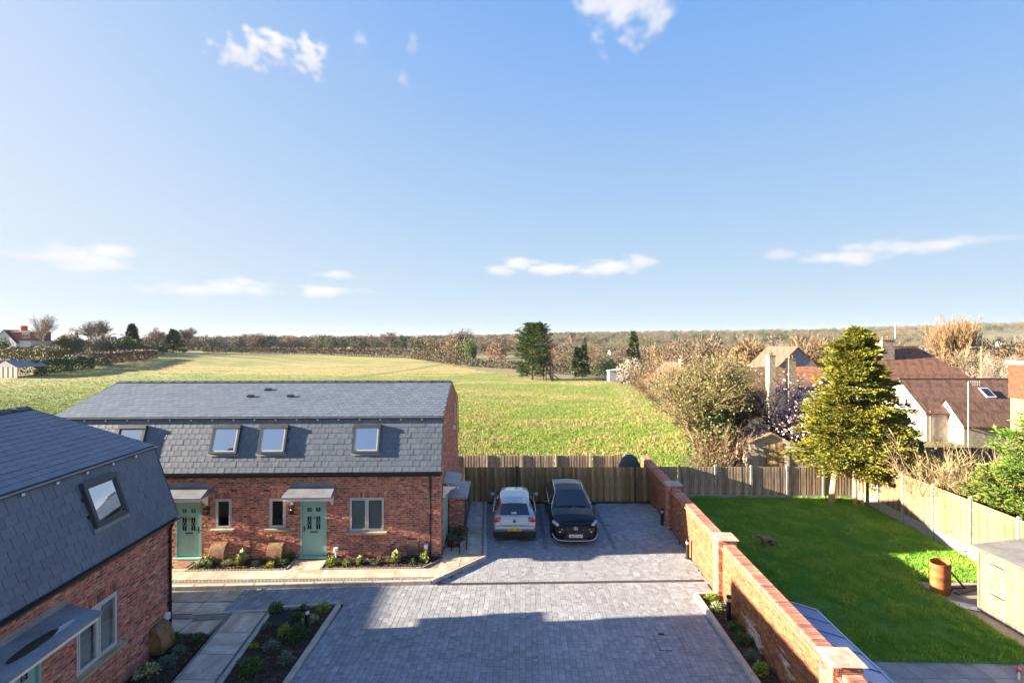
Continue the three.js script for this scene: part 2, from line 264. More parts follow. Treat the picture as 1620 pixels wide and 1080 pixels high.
  pieces('slate', 'slates', sl, sg, slateM, SL, roof, { seed: o.seed + 3, jit: .05 });
  // ridge tiles
  const rt = metreUV((() => { const s = new THREE.Shape([[-.15, -.055], [-.13, -.07], [0, 0], [.13, -.07], [.15, -.055], [0, .025]].map(p => new THREE.Vector2(...p))); const g = new THREE.ExtrudeGeometry(s, { depth: .435, bevelEnabled: false }); g.rotateY(Math.PI / 2); return g; })());
  const rtm = tints(slateM, [[.05, .053, .06], [.058, .06, .068], [.045, .048, .055]]);
  const nr = Math.floor((L + .08) / .45); for (let i = 0; i < nr; i++) { const m = part('ridge_tile', rt, rtm[i % 3], H, [-L - .04 + i * ((L + .08) / nr), RDG[1] + .045 + R.r(-.003, .003), RDG[0]]); part('joint', bx(.03, .02, .26, .445, .004, 0), mortarM, m); }
  // break-line flashing, its clips, eaves and gutter
  part('flashing', bx(L + .06, .012, .16, -L / 2, BRK[1] - .02, BRK[0] + .055), leadM, H).rotation.x = 0;
  for (let x = -.75; x > -L + .1; x -= .76) part('flashing_clip', bx(.055, .05, .014, x, BRK[1] - .1, BRK[0] + .085), whiteM, H);
  part('fascia', bx(L, .2, .03, -L / 2, EAVE - .03, .045), blackM, H);
  const gs = new THREE.Shape(); gs.absarc(0, 0, .078, Math.PI, 2 * Math.PI); gs.lineTo(.068, 0); gs.absarc(0, 0, .068, 2 * Math.PI, Math.PI, true); gs.lineTo(-.078, 0);
  const gg = new THREE.ExtrudeGeometry(gs, { depth: L + .1, bevelEnabled: false, curveSegments: 8 }); gg.rotateY(Math.PI / 2); part('gutter', gg, blackM, H, [-L - .05, EAVE + .035, .15]);
  for (const x of o.pipes) { const c = new THREE.CatmullRomCurve3([V(x, EAVE, .12), V(x, EAVE - .07, .12), V(x, EAVE - .2, .055), V(x, EAVE - .3, .05), V(x, 1.5, .05), V(x, .12, .05)], false, 'catmullrom', .1); const p = part('downpipe', new THREE.TubeGeometry(c, 40, .034, 8), blackM, H); for (const y of [2.6, 1.9, 1.0]) part('pipe_bracket', bx(.11, .04, .085, x, y, .045), blackM, p); }
  // verge strips
  for (const x of [.03, -L - .03]) part('verge', merge([[BRK, [.12, 3.2]], [RDG, BRK], [[-HD - BRK[0], BRK[1]], RDG], [[-HD - .1, 3.2], [-HD - BRK[0], BRK[1]]]].map(([a, b]) => { const d = Math.hypot(a[0] - b[0], a[1] - b[1]), g = bx(.03, .055, d, 0, 0, 0); g.rotateX(-Math.atan2(a[1] - b[1], a[0] - b[0])); g.translate(x, (a[1] + b[1]) / 2 - .005, (a[0] + b[0]) / 2); return g; })), charcoalM, H);
  // roof windows
  for (const w of o.sky) {
    const d = V(0, BRK[1] - 3.2, BRK[0] - .13).normalize(), n = V(0, -d.z, d.y), mid = 4.32, t = (mid - 3.2) / (BRK[1] - 3.2), W = w[1] - w[0], Ht = 1.02;
    const s = new THREE.Group(); const m = part('roof_window', merge([bx(.07, Ht, .11, -W / 2 + .035, 0, .04), bx(.07, Ht, .11, W / 2 - .035, 0, .04), bx(W - .14, .07, .11, 0, -Ht / 2 + .035, .04), bx(W + .02, .12, .13, 0, Ht / 2 - .06, .05)]), charcoalM, H);
    m.quaternion.setFromRotationMatrix(new THREE.Matrix4().makeBasis(V(1, 0, 0), d, n)); m.position.set((w[0] + w[1]) / 2, mid, lerp(.13, BRK[0], t) + .012);
    part('sash', merge([bx(.04, Ht - .19, .06, -W / 2 + .09, -.025, .05), bx(.04, Ht - .19, .06, W / 2 - .09, -.025, .05), bx(W - .22, .04, .06, 0, -Ht / 2 + .09, .05), bx(W - .22, .04, .06, 0, Ht / 2 - .14, .05)]), w[2] ? charcoalM : frameM, m);
    part('pane', bx(W - .22, Ht - .26, .012, 0, -.025, .05), coatedGlass, m);
    part('flashing_apron', bx(W + .1, .1, .01, 0, -Ht / 2 - .04, .03), leadM, m);
  }
  for (const v of o.vents || []) { const m = part('roof_vent', bx(.24, .035, .16, 0, .03, 0), blackM, H, v, [.32, 0, 0]); part('louvre', bx(.2, .03, .01, 0, .012, .082), charcoalM, m); }
  // doors and windows
  for (const d of o.doors) door(H, d.x, d.y0, d.n, d.flip, d.w, d.hi);
  for (const w of o.wins) win(H, w);
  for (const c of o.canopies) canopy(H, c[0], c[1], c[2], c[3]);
  return H;
}
const brickPlain = mat([.25, .085, .055], .9, { map: T.brick, bumpMap: T.brickB, bumpScale: .004 });
function door(H, x0, y0, num, flip, w = .92, top = 2.25) {
  const g = part('door', cbox(w - .13, top - y0 - .1, .05, .003), tealM, H, [x0 + w / 2, (top + y0) / 2, -.045]); const h = top - y0, cx = 0;
  part('door_frame', merge([bx(.06, h, .09, -w / 2 + .03, 0, 0), bx(.06, h, .09, w / 2 - .03, 0, 0), bx(w - .12, .06, .09, 0, h / 2 - .03, 0)]), tealD, g);
  part('threshold', bx(w + .06, .05, .2, 0, -h / 2 + .015, .07), tealM, g);
  for (const [px, py, pw, ph] of [[-.155, .63, .15, .13], [.155, .63, .15, .13], [-.155, .16, .15, .46], [.155, .16, .15, .46]]) {
    part('glazing_bead', merge([bx(pw + .04, .02, .02, px, py + ph / 2 + .01, .005), bx(pw + .04, .02, .02, px, py - ph / 2 - .01, .005), bx(.02, ph, .02, px - pw / 2 - .01, py, .005), bx(.02, ph, .02, px + pw / 2 + .01, py, .005)]), tealM, g);
    part('pane', bx(pw, ph, .006, px, py, .004), darkGlass, g);
    const pts = ph > .3 ? [[0, .1], [.045, 0], [0, -.1], [-.045, 0]] : [[0, .035], [.035, 0], [0, -.035], [-.035, 0]];
    part('leadwork', merge([...pts.map((p, i) => { const q = pts[(i + 1) % 4], L = Math.hypot(p[0] - q[0], p[1] - q[1]), b = bx(L, .008, .003); b.rotateZ(Math.atan2(q[1] - p[1], q[0] - p[0])); b.translate(px + (p[0] + q[0]) / 2, py + (p[1] + q[1]) / 2, .009); return b; }), bx(.007, ph / 2 - Math.abs(pts[0][1]), .003, px, py + (ph / 2 + pts[0][1]) / 2, .009), bx(.007, ph / 2 - Math.abs(pts[0][1]), .003, px, py - (ph / 2 + pts[0][1]) / 2, .009)]), frameM, g);
  }
  for (const px of [-.155, .155]) part('raised_panel', merge([cbox(.22, .55, .012, .006).translate(px, -.57, .012), cbox(.16, .49, .012, .008).translate(px, -.57, .016)]), tealM, g);
  part('letter_plate', cbox(.27, .055, .012, .003), charcoalM, g, [0, -.17, .012]);
  const hx = flip ? w / 2 - .115 : -w / 2 + .115; const hd = part('handle', merge([cbox(.035, .22, .012, .003), bx(.11, .02, .02, flip ? -.05 : .05, .03, .04), bx(.02, .02, .04, 0, .03, .02)]), blackM, g, [hx, -.06, .012]);
  if (num) part('door_number', text(num, .075, .004), charcoalM, g, [0, .33, .001]);
}
function win(H, w) {
  const [x0, y0, x1, y1] = w.r, W = x1 - x0, h = y1 - y0, cx = (x0 + x1) / 2, cy = (y0 + y1) / 2, f = .055;
  const g = part('window', merge([bx(f, h, .08, -W / 2 + f / 2, 0, 0), bx(f, h, .08, W / 2 - f / 2, 0, 0), bx(W - 2 * f, f, .08, 0, h / 2 - f / 2, 0), bx(W - 2 * f, f, .08, 0, -h / 2 + f / 2, 0), ...(w.double ? [bx(f, h - 2 * f, .08, 0, 0, 0)] : [])]), frameM, H, [cx, cy, -.05]);
  const cells = w.double ? [[-W / 4 + f / 8, W / 2 - f * 1.25], [W / 4 - f / 8, W / 2 - f * 1.25]] : [[0, W - 2 * f]];
  for (const [px, pw] of cells) {
    const ph = h - 2 * f; part('sash', merge([bx(.035, ph, .05, px - pw / 2 + .0175, 0, .03), bx(.035, ph, .05, px + pw / 2 - .0175, 0, .03), bx(pw - .07, .035, .05, px, ph / 2 - .0175, .03), bx(pw - .07, .035, .05, px, -ph / 2 + .0175, .03)]), frameM, g);
    part('pane', bx(pw - .07, ph - .07, .006, px, 0, .03), glassM, g);
    if (w.blind) { const sl = []; for (let y = -ph / 2 + .04; y < ph / 2 - .04; y += .05) { const b = new THREE.BoxGeometry(pw - .08, .004, .046); b.rotateX(.6); b.translate(px, y, -.05); sl.push(b); } part('blind', merge(sl), blindM, g); }
    if (w.double && px < 0 || !w.double) part('handle', bx(.02, .1, .03, px + pw / 2 - .02, -.1, .07), whiteM, g);
  }
  part('trickle_vent', bx(.3, .025, .03, w.double ? -W / 4 : 0, h / 2 - .028, .05), frameM, g);
  part('window_sill', metreUV(new THREE.BoxGeometry(W + .24, .07, .26).translate(0, -h / 2 - .036, .06)), sandM, g);
}
function canopy(H, x0, x1, y = 2.42, ovals) {
  const W = x1 - x0, cx = (x0 + x1) / 2, D = .62, rise = .2; const a = Math.atan2(rise, D);
  // sloping top with hipped ends
  const P = (x, yy, z) => V(x, yy, z), S0 = new Soup(); const k = [1, 1, 1];
  const A = P(-W / 2, 0, D), B = P(W / 2, 0, D), C = P(W / 2 - .06, rise, .0), E = P(-W / 2 + .06, rise, .0), lo = -.05, A2 = P(-W / 2, lo, D), B2 = P(W / 2, lo, D), C2 = P(W / 2 - .0, lo, 0), E2 = P(-W / 2, lo, 0);
  S0.quad(A, B, C, E, k); S0.quad(A2, B2, B, A, k); S0.tri(B2, C2, C, k); S0.tri(B2, C, B, k); S0.tri(E2, A2, A, k); S0.tri(E2, A, E, k); S0.quad(E2, C2, B2, A2, k);
  const g = part('canopy', metreUV(S0.geo()), leadM, H, [cx, y, .0]);
  part('flashing', bx(W - .18, .16, .014, 0, rise + .06, .006), leadM, g);
  part('fascia', bx(W - .1, .09, .03, 0, lo - .045, D - .06), whiteM, g);
  part('soffit', bx(W - .1, .02, D - .1, 0, lo - .02, D / 2 - .05), whiteM, g);
  for (const s of [-1, 1]) { const sh = new THREE.Shape(); sh.moveTo(0, 0); sh.lineTo(D - .12, 0); sh.lineTo(D - .12, -.05); sh.quadraticCurveTo(.30, -.06, .22, -.14); sh.quadraticCurveTo(.2, -.22, .07, -.26); sh.lineTo(.07, -.34); sh.lineTo(0, -.34); const b = new THREE.ExtrudeGeometry(sh, { depth: .07, bevelEnabled: false, curveSegments: 6 }); b.rotateY(-Math.PI / 2); part('bracket', metreUV(b), whiteM, g, [s * (W / 2 - .14) + .035, lo - .032, .012]); }
  if (ovals) { const p = new THREE.CircleGeometry(1, 32); p.scale(.5, .09, 1); p.rotateX(-Math.PI / 2); const m = part('dark_oval', p, mat([.045, .045, .03], .15), g, [-.1, rise * .42 + .008, D * .58], [a, 0, 0]); const p2 = new THREE.CircleGeometry(1, 24); p2.scale(.3, .05, 1); p2.rotateX(-Math.PI / 2); part('pale_oval', p2, mat([.42, .40, .40], .6), g, [.42, rise * .36 + .008, D * .64], [a, 0, 0]); }  // glossy dark oval and a smaller pale oval laid on the sloping top
}
function meterHood(H, x, y = .06) { const s = new THREE.Shape(); s.moveTo(0, 0); s.lineTo(.30, 0); s.lineTo(.31, .12); s.quadraticCurveTo(.27, .46, .17, .55); s.quadraticCurveTo(.12, .6, 0, .62); const g = new THREE.ExtrudeGeometry(s, { depth: .5, bevelEnabled: true, bevelSize: .008, bevelThickness: .008, bevelSegments: 1, curveSegments: 8 }); g.rotateY(-Math.PI / 2); const m = part('meter_box', metreUV(g), hoodM, H, [x + .25, y + .04, .008]); part('base_lip', bx(.46, .09, .2, -.25, -.01, .12), mat([.05, .035, .025], .7), m); }
function outlet(H, x, y = .42) { const m = part('outlet_box', metreUV(cbox(.13, .17, .1, .012).translate(0, 0, .12)), whiteM, H, [x, y, 0]); part('conduit', cyl(.03, .03, .34, 0, -.4, .06, 10), whiteM, m); part('lid', cbox(.1, .1, .01, .003).translate(0, .01, .13), mat([.5, .52, .55], .4), m); }
function wallLamp(H, x, y) { const m = part('wall_lamp', merge([bx(.11, .22, .02, 0, 0, .012), bx(.13, .03, .15, 0, .11, .08), bx(.13, .025, .15, 0, -.11, .08), ...[[-.055, .015], [.055, .015], [-.055, .145], [.055, .145]].map(q => bx(.014, .2, .014, q[0], 0, q[1]))]), blackM, H, [x, y, 0]); part('glass', bx(.09, .17, .1, 0, 0, .08), glassM, m); part('bulb', new THREE.SphereGeometry(.026, 10, 8), whiteM, m, [0, .01, .08]); }

// ---------- the three houses ----------
const A1 = 1.5 * Math.PI / 180;
const mainHouse = cottage({
  seed: 101, L: 14.1, pos: [-2.56, 0, -17.4], turn: A1, label: 'red brick house with four roof windows and two teal doors across the courtyard',
  open: [[-5.0, .15, -4.08, 2.25], [-9.4, .15, -8.48, 2.25], [-8.0, 1.2, -7.43, 2.25], [-6.1, 1.2, -5.53, 2.25], [-3.26, 1.05, -2.04, 2.25]],
  solid: [[-8.08, -7.35, 2.25], [-6.18, -5.45, 2.25], [-3.34, -1.96, 2.25]],
  sky: [[-11.6, -10.62, 1], [-8.25, -7.27], [-6.55, -5.57], [-3.2, -2.22]], pipes: [-.37], gableBricks: true,
  vents: [[-7.84, 5.66, -2.12], [-7.45, 5.86, -2.75], [-6.26, 5.66, -2.12]],
  doors: [{ x: -5.0, y0: .15, n: '15' }, { x: -9.4, y0: .15, n: '14', flip: true }],
  wins: [{ r: [-8.0, 1.2, -7.43, 2.25] }, { r: [-6.1, 1.2, -5.53, 2.25] }, { r: [-3.26, 1.05, -2.04, 2.25], double: true, blind: true }],
  canopies: [[-5.42, -3.72, 2.47], [-9.9, -8.14, 2.47]],
});
meterHood(mainHouse, -7.8); meterHood(mainHouse, -5.8);
{ const m = part('meter_cabinet', bx(.44, .55, .12, 0, 0, .06), mat([.17, .115, .09], .55, { map: T.grain }), mainHouse, [-.98, .48, .004]); part('cabinet_door', cbox(.38, .48, .02, .005).translate(0, 0, .135), mat([.18, .12, .095], .5, { map: T.grain }), m); }
outlet(mainHouse, -3.72); outlet(mainHouse, -.53, .5);
wallLamp(mainHouse, -8.25, 1.85); wallLamp(mainHouse, -5.3, 1.85);
for (const x of [-7.34, -6.21]) part('air_brick', merge([bx(.21, .065, .012, x, 2.54, .006), ...[0, 1, 2].map(i => bx(.19, .008, .02, x, 2.52 + i * .02, .01))]), charcoalM, mainHouse);
part('movement_joint', bx(.014, 3.1, .012, -6.78, 1.56, .002), mat([.16, .1, .085], .9), mainHouse);
{ // side door under its own canopy, and the brick store on the gable
  const side = part('side_door', cbox(.92, 2.1, .05, .004), tealM, mainHouse, [.008, 1.2, -1.35], [0, Math.PI / 2, 0]);
  part('door_frame', merge([bx(.06, 2.2, .09, -.49, .02, 0), bx(.06, 2.2, .09, .49, .02, 0), bx(.92, .06, .09, 0, 1.09, 0)]), tealD, side);
  const hold = new THREE.Group(); hold.name = 'side_canopy'; hold.position.set(.012, 0, -1.3); hold.rotation.y = Math.PI / 2; mainHouse.add(hold);
  const D = .6, g = part('canopy_roof', (() => { const b = bx(1.55, .05, D); b.rotateX(.2); b.translate(0, 2.56, D / 2); return b; })(), leadM, hold); part('flashing', bx(1.4, .14, .014, 0, 2.68, .01), leadM, hold); part('fascia', bx(1.5, .08, .03, 0, 2.42, D - .05), whiteM, hold);
  for (const s of [-.72, .65]) { const sh = new THREE.Shape([[0, 0], [.5, 0], [.42, -.08], [.28, -.12], [.2, -.24], [.08, -.3], [.07, -.42], [0, -.42]].map(p => new THREE.Vector2(...p))); const b = new THREE.ExtrudeGeometry(sh, { depth: .06, bevelEnabled: false }); b.rotateY(-Math.PI / 2); part('bracket', metreUV(b), whiteM, hold, [s + .06, 2.46, .0]); }
  const bin = part('brick_store', bx(.62, 1.3, 2.0, .34, .77, -3.4), mortarM, mainHouse); const R = RNG(9);
  const bl = layBricks(.03, .65, .12, 1.42, [], R).map(b => ({ ...b, p: [b.p[0], b.p[1], -2.39 + b.p[2]] }));
  const bl2 = layBricks(2.4, 4.4, .12, 1.42, [], R).map(b => ({ ...b, p: [.658 + b.p[2], b.p[1], -b.p[0]], r: [0, Math.PI / 2, 0] }));
  pieces('brick', 'bricks', [...bl, ...bl2], brickGeo, brickM, BR, bin, { seed: 77, max: 120 });
  part('store_roof', merge([bx(.82, .07, 2.25, .40, 1.47, -3.36), bx(.84, .03, 2.27, .40, 1.52, -3.36)]), leadM, bin);
  part('store_door', cbox(.7, 1.15, .04, .004).rotateY(Math.PI / 2).translate(.69, .74, -3.0), charcoalM, bin);
  const pipe = part('waste_pipe', cyl(.03, .03, .9, .07, 4.15, -4.6, 8), frameM, mainHouse); part('extractor_hood', bx(.12, .16, .16, .06, 3.95, -4.6), whiteM, mainHouse);
}
const A2 = (90 + 4.5) * Math.PI / 180;
const nearHouse = cottage({
  seed: 202, L: 10.6, pos: [-9.05, 0, -12.87], turn: A2, label: 'near red brick house with blue-grey slate roof filling the left foreground',
  open: [[-3.1, 1.05, -1.98, 2.25], [-4.84, .15, -3.9, 2.25]], solid: [[-3.18, -1.9, 2.25]], sky: [[-2.56, -1.6, 1]], pipes: [-.16],
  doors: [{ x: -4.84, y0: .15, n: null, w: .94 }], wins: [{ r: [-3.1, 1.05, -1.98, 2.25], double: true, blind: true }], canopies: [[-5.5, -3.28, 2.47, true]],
});
meterHood(nearHouse, -.68); outlet(nearHouse, -.33, .72);
{ // unseen canopy added on the far gable, shaped to cast the shadow notch
  part('added_gable_canopy', merge([bx(.5, .08, 1.5, .26, 3.2, -2.6), bx(.42, .5, .08, .22, 2.9, -1.9), bx(.42, .5, .08, .22, 2.9, -3.3)]), leadM, nearHouse);
}
cottage({ seed: 303, L: 16, pos: [-22.75, 0, -14.3], turn: A2, plain: true, open: [], label: 'brick house beyond the left edge whose shadow lies over the forecourt' });

// ---------- terrain ----------
const TA = 4.5;
function ground(x, D) {
  let h = -.12 + .25 * fbm(x * .012, D * .012, 1, 3) * smooth(30, 120, D);
  const a = x / Math.max(D, 20);
  h += 3.2 * smooth(-70, -150, x) * smooth(60, 160, D) * (1 - smooth(205, 300, D));                         // houses on the left stand higher
  h -= 1.3 * smooth(13, 24, x - .09 * Math.max(0, D - 30)) * smooth(20, 30, D) * (1 - smooth(90, 200, D)); // gardens to the right fall away
  h -= 7 * smooth(.02, .16, a) * smooth(95, 230, D) * (1 - smooth(500, 900, D)); // valley
  const crest = lerp(2, 27, smooth(-.6, .45, a)) + 24 * smooth(.45, 1.1, a) + 5 * fbm(a * 5, 3, 2, 3);
  h += crest * smooth(520, 1500, D) - 60 * smooth(1700, 3600, D);
  return h;
}
{
  const xs = [], ds = []; const add = (arr, a, b, n) => { for (let i = 0; i < n; i++) arr.push(lerp(a, b, i / n)); };
  add(xs, -4200, -900, 14); add(xs, -900, -220, 26); add(xs, -220, -42, 30); xs.push(-42, -41.9); add(xs, -40, 18, 16); xs.push(18.6, 18.7); add(xs, 19.5, 60, 26); add(xs, 60, 220, 24); add(xs, 220, 900, 26); add(xs, 900, 4200, 15);
  add(ds, -600, -30, 10); ds.push(-20, -19.9); add(ds, -15, 25, 8); ds.push(25.95, 26.05, 26.95, 27.05); add(ds, 28, 80, 30); add(ds, 80, 340, 40); add(ds, 340, 1900, 50); add(ds, 1900, 4600, 12);
  const P = [], I = [], nx = xs.length, nd = ds.length;
  for (let j = 0; j < nd; j++) for (let i = 0; i < nx; i++) { const x = xs[i], D = ds[j]; const site = x > -41.95 && x < 18.65 && D > -19.95 && D < (x < 7 ? 27 : 26); P.push(x, site ? -.7 : ground(x, D), -D); }
  for (let j = 0; j < nd - 1; j++) for (let i = 0; i < nx - 1; i++) { const a = j * nx + i; I.push(a, a + 1, a + nx + 1, a, a + nx + 1, a + nx); }
  const g = new THREE.BufferGeometry(); g.setAttribute('position', new THREE.Float32BufferAttribute(P, 3)); g.setIndex(I);
  const gg = metreUV(g, 1 / 60);
  T.land = tex(512, (u, v) => { const a = tn(u, v, 4, 6, 71), f = tn(u, v, 64, 3, 73), q = clamp(.5 + a * .7 + f * .4); return lin(lerp(.075, .20, q), lerp(.085, .165, q), lerp(.03, .075, q)); });
  struct('terrain', gg, mat([1, 1, 1], .95, { map: T.land }));
}
// the field behind the houses: one sheet of rough pasture, green near by, straw-coloured further off, with a trodden track
const fieldPoly = [[-40, 27.1], [7.0, 27.1], [7.2, 26.2], [13.4, 26.4], [15.2, 36], [16.8, 48], [18.9, 60], [22, 80], [23.5, 93], [4, 104], [-20, 160], [-48, 228], [-120, 285], [-212, 330], [-174, 270], [-131, 176], [-119, 150], [-107, 117], [-105, 102], [-70, 60], [-42, 40]];
{
  const W = 1600, X0 = -216, X1 = 26, D0 = 24, D1 = 334;
  const t = tex(W, (u, v) => {
    const x = lerp(X0, X1, u), D = lerp(D0, D1, v); const big = fbm(x * .018, D * .035, 5, 3), mid = fbm(x * .11, D * .2, 8, 3), fine = fbm(x * .8, D * 1.1, 2, 2), tiny = hsh(Math.floor(u * W), Math.floor(v * W), 4) - .5;
    let straw = smooth(-.12, .5, big * 1.0 + mid * .75 + smooth(45, 150, D) * .42 - .15 + .25 * smooth(40, 26, D)); straw = clamp(straw + fine * .35);
    straw = clamp(straw + .75 * smooth(6, 0, Math.abs(D - 74 + x * .55 + 6 * mid)) * smooth(-30, 5, x));
    // trodden green track running to the far hedge
    const tx = [[-42, 86], [-34, 110], [-28, 140], [-24, 175], [-28, 225]]; let dt = 99; for (let i = 0; i < 4; i++) { const [ax, ay] = tx[i], [bx2, by] = tx[i + 1], vx = bx2 - ax, vy = by - ay, s = clamp(((x - ax) * vx + (D - ay) * vy) / (vx * vx + vy * vy)); dt = Math.min(dt, Math.hypot(x - ax - vx * s, D - ay - vy * s)); }
    const ex = D < 48 ? 11.2 + (D - 27) * .165 : 14.6 + (D - 48) * .148, eb = ex - x; straw = clamp(straw + .7 * smooth(3.2, 1.2, eb + mid * 2)); const ditch = smooth(.7, .25, Math.abs(eb - 1.5 - mid)) * smooth(64, 52, D) * .5;
    const tr = smooth(2.4, .6, dt + fine); straw *= 1 - .85 * tr;
    const k = 1 + fine * .5 + tiny * .3 + mid * .25 - tr * .2 - ditch;
    return lin(lerp(.118, .275, straw) * k, lerp(.172, .215, straw) * k, lerp(.014, .075, straw) * k);
  });
  t.wrapS = t.wrapT = THREE.ClampToEdgeWrapping;
  const P = [], U = [], st = (x, D) => { P.push(x, ground(x, D) + .035, -D); U.push((x - X0) / (X1 - X0), (D - D0) / (D1 - D0)); };
  const cellAdd = (x, D, dx, dd) => { if (inPoly(fieldPoly, x + dx / 2, D + dd / 2)) { st(x, D); st(x + dx, D); st(x + dx, D + dd); st(x, D); st(x + dx, D + dd); st(x, D + dd); } };
  for (let D = 26.1; D < 90; D += .9) for (let x = -100; x < 24; x += 1) cellAdd(x, D, 1, .9);
  for (let D = 26.1 + 71 * .9; D < 332; D += 3) for (let x = -214; x < 26; x += 3) cellAdd(x, D, 3, 3);
  const g = new THREE.BufferGeometry(); g.setAttribute('position', new THREE.Float32BufferAttribute(P, 3)); g.setAttribute('uv', new THREE.Float32BufferAttribute(U, 2)); g.computeVertexNormals();
  struct('field', g, mat([1, 1, 1], .95, { map: t }));
}
function tuftGeo(R, n, h, w, cs) { const s = new Soup(); for (let i = 0; i < n; i++) { const a = R() * 6.28, p = V(Math.cos(a) * w * R(), 0, Math.sin(a) * w * R()), d = V(R.r(-.6, .6), 1, R.r(-.6, .6)).normalize(); s.blade(p, d, h * R.r(.55, 1.15), h * .085, mixc(cs, R, .2), R); } return s.geo(); }
function scatter(name, geos, pts, cols, label, category, parent = scene) { // uncountable ground cover: one object per kind
  const d = new THREE.Object3D(), c = new THREE.Color();
  const by = geos.map(() => []); pts.forEach(p => by[p.g].push(p));
  geos.forEach((g, gi) => { const l = by[gi]; if (!l.length) return; const im = new THREE.InstancedMesh(g, leafM, l.length); im.name = parent === scene ? numbered(name) : name; tag(im, parent === scene ? label : null, parent === scene ? category : null, null, 'stuff'); im.castShadow = im.receiveShadow = true; l.forEach((p, i) => { d.position.set(p.x, p.y, -p.D); d.rotation.set(p.tx || 0, p.t, p.tz || 0); d.scale.set(p.s, p.s * (p.sy || 1), p.s); d.updateMatrix(); im.setMatrixAt(i, d.matrix); if (cols) { c.setRGB(...cols[p.c]); im.setColorAt(i, c); } }); parent.add(im); });
}
{
  const R = RNG(41);
  const gs = [tuftGeo(R, 9, .24, .16, [[.15, .24, .028], [.185, .265, .034]]), tuftGeo(R, 9, .27, .16, [[.20, .265, .04], [.29, .275, .085]]), tuftGeo(R, 8, .32, .14, [[.32, .26, .11], [.26, .22, .09]]), tuftGeo(R, 10, .2, .2, [[.12, .2, .025], [.155, .235, .03]])];
  const pts = [];
  for (let i = 0; i < 105000; i++) { const D = 27.2 - 26 * Math.log(1 - R() * .995), x = R.r(-1.08 * D, .26 * D + 5); if (!inPoly(fieldPoly, x, D)) continue; const n = fbm(x * .11, D * .2, 8, 3) + fbm(x * .5, D * .6, 4, 2) * .8; const q = n + R.r(-.35, .35); pts.push({ x, y: ground(x, D) + .03, D, t: R() * 6.28, s: R.r(.45, 1.0) * (1 + D / 240), sy: R.r(.7, 1.1), g: q > .3 ? 2 : q > .1 ? 1 : q > -.22 ? 0 : 3 }); }
  scatter('field_grass', gs, pts, null, 'tufts of green and straw-coloured rough grass standing across the field', 'grass');
}

// ---------- courtyard ----------
const paverM = mat([1, 1, 1], .82, { map: T.conc, bumpMap: T.grainB, bumpScale: .003 });
const PC = [[0.31, 0.324, 0.347], [0.33, 0.345, 0.37], [0.281, 0.294, 0.314], [0.351, 0.368, 0.393], [0.256, 0.268, 0.287], [0.307, 0.321, 0.344], [0.376, 0.394, 0.422], [0.302, 0.317, 0.339]];
const PD = [...PC, [.20, .205, .22], [.22, .225, .235]];
const lens = [.105, .15, .205];
const paverGeo = lens.flatMap((l, i) => [0, 1].map(k => { const g = cbox(.15, l, .06, .007, 1), u = g.attributes.uv; for (let q = 0; q < u.count; q++) u.setXY(q, u.getX(q) + k * .43 + i * .2, u.getY(q) + k * .3); return g.rotateX(-Math.PI / 2); }));
const polyA = [[-8.46, 14.02], [-5.08, 14.46], [-5.14, 11.1], [-5.2, 6.8], [5.5, 6.8], [5.6, 11.1], [5.64, 14.95], [6.36, 15.0], [6.42, 15.98], [-2.45, 15.74], [-8.46, 15.3]];
const polyB = [[-2.5, 15.5], [6.42, 15.8], [6.8, 23.42], [-1.32, 23.42], [-1.02, 17.45]];
const court = struct('courtyard', merge([flat([[-10.9, 13.9], [-5, 14.3], [-5, 6.6], [6.3, 6.6], [6.4, 15.9], [6.85, 23.45], [-2.5, 23.45], [-2.5, 15.6], [-10.9, 15.3]], -.012)]), mat([.055, .052, .05], .95, { map: T.grain }));
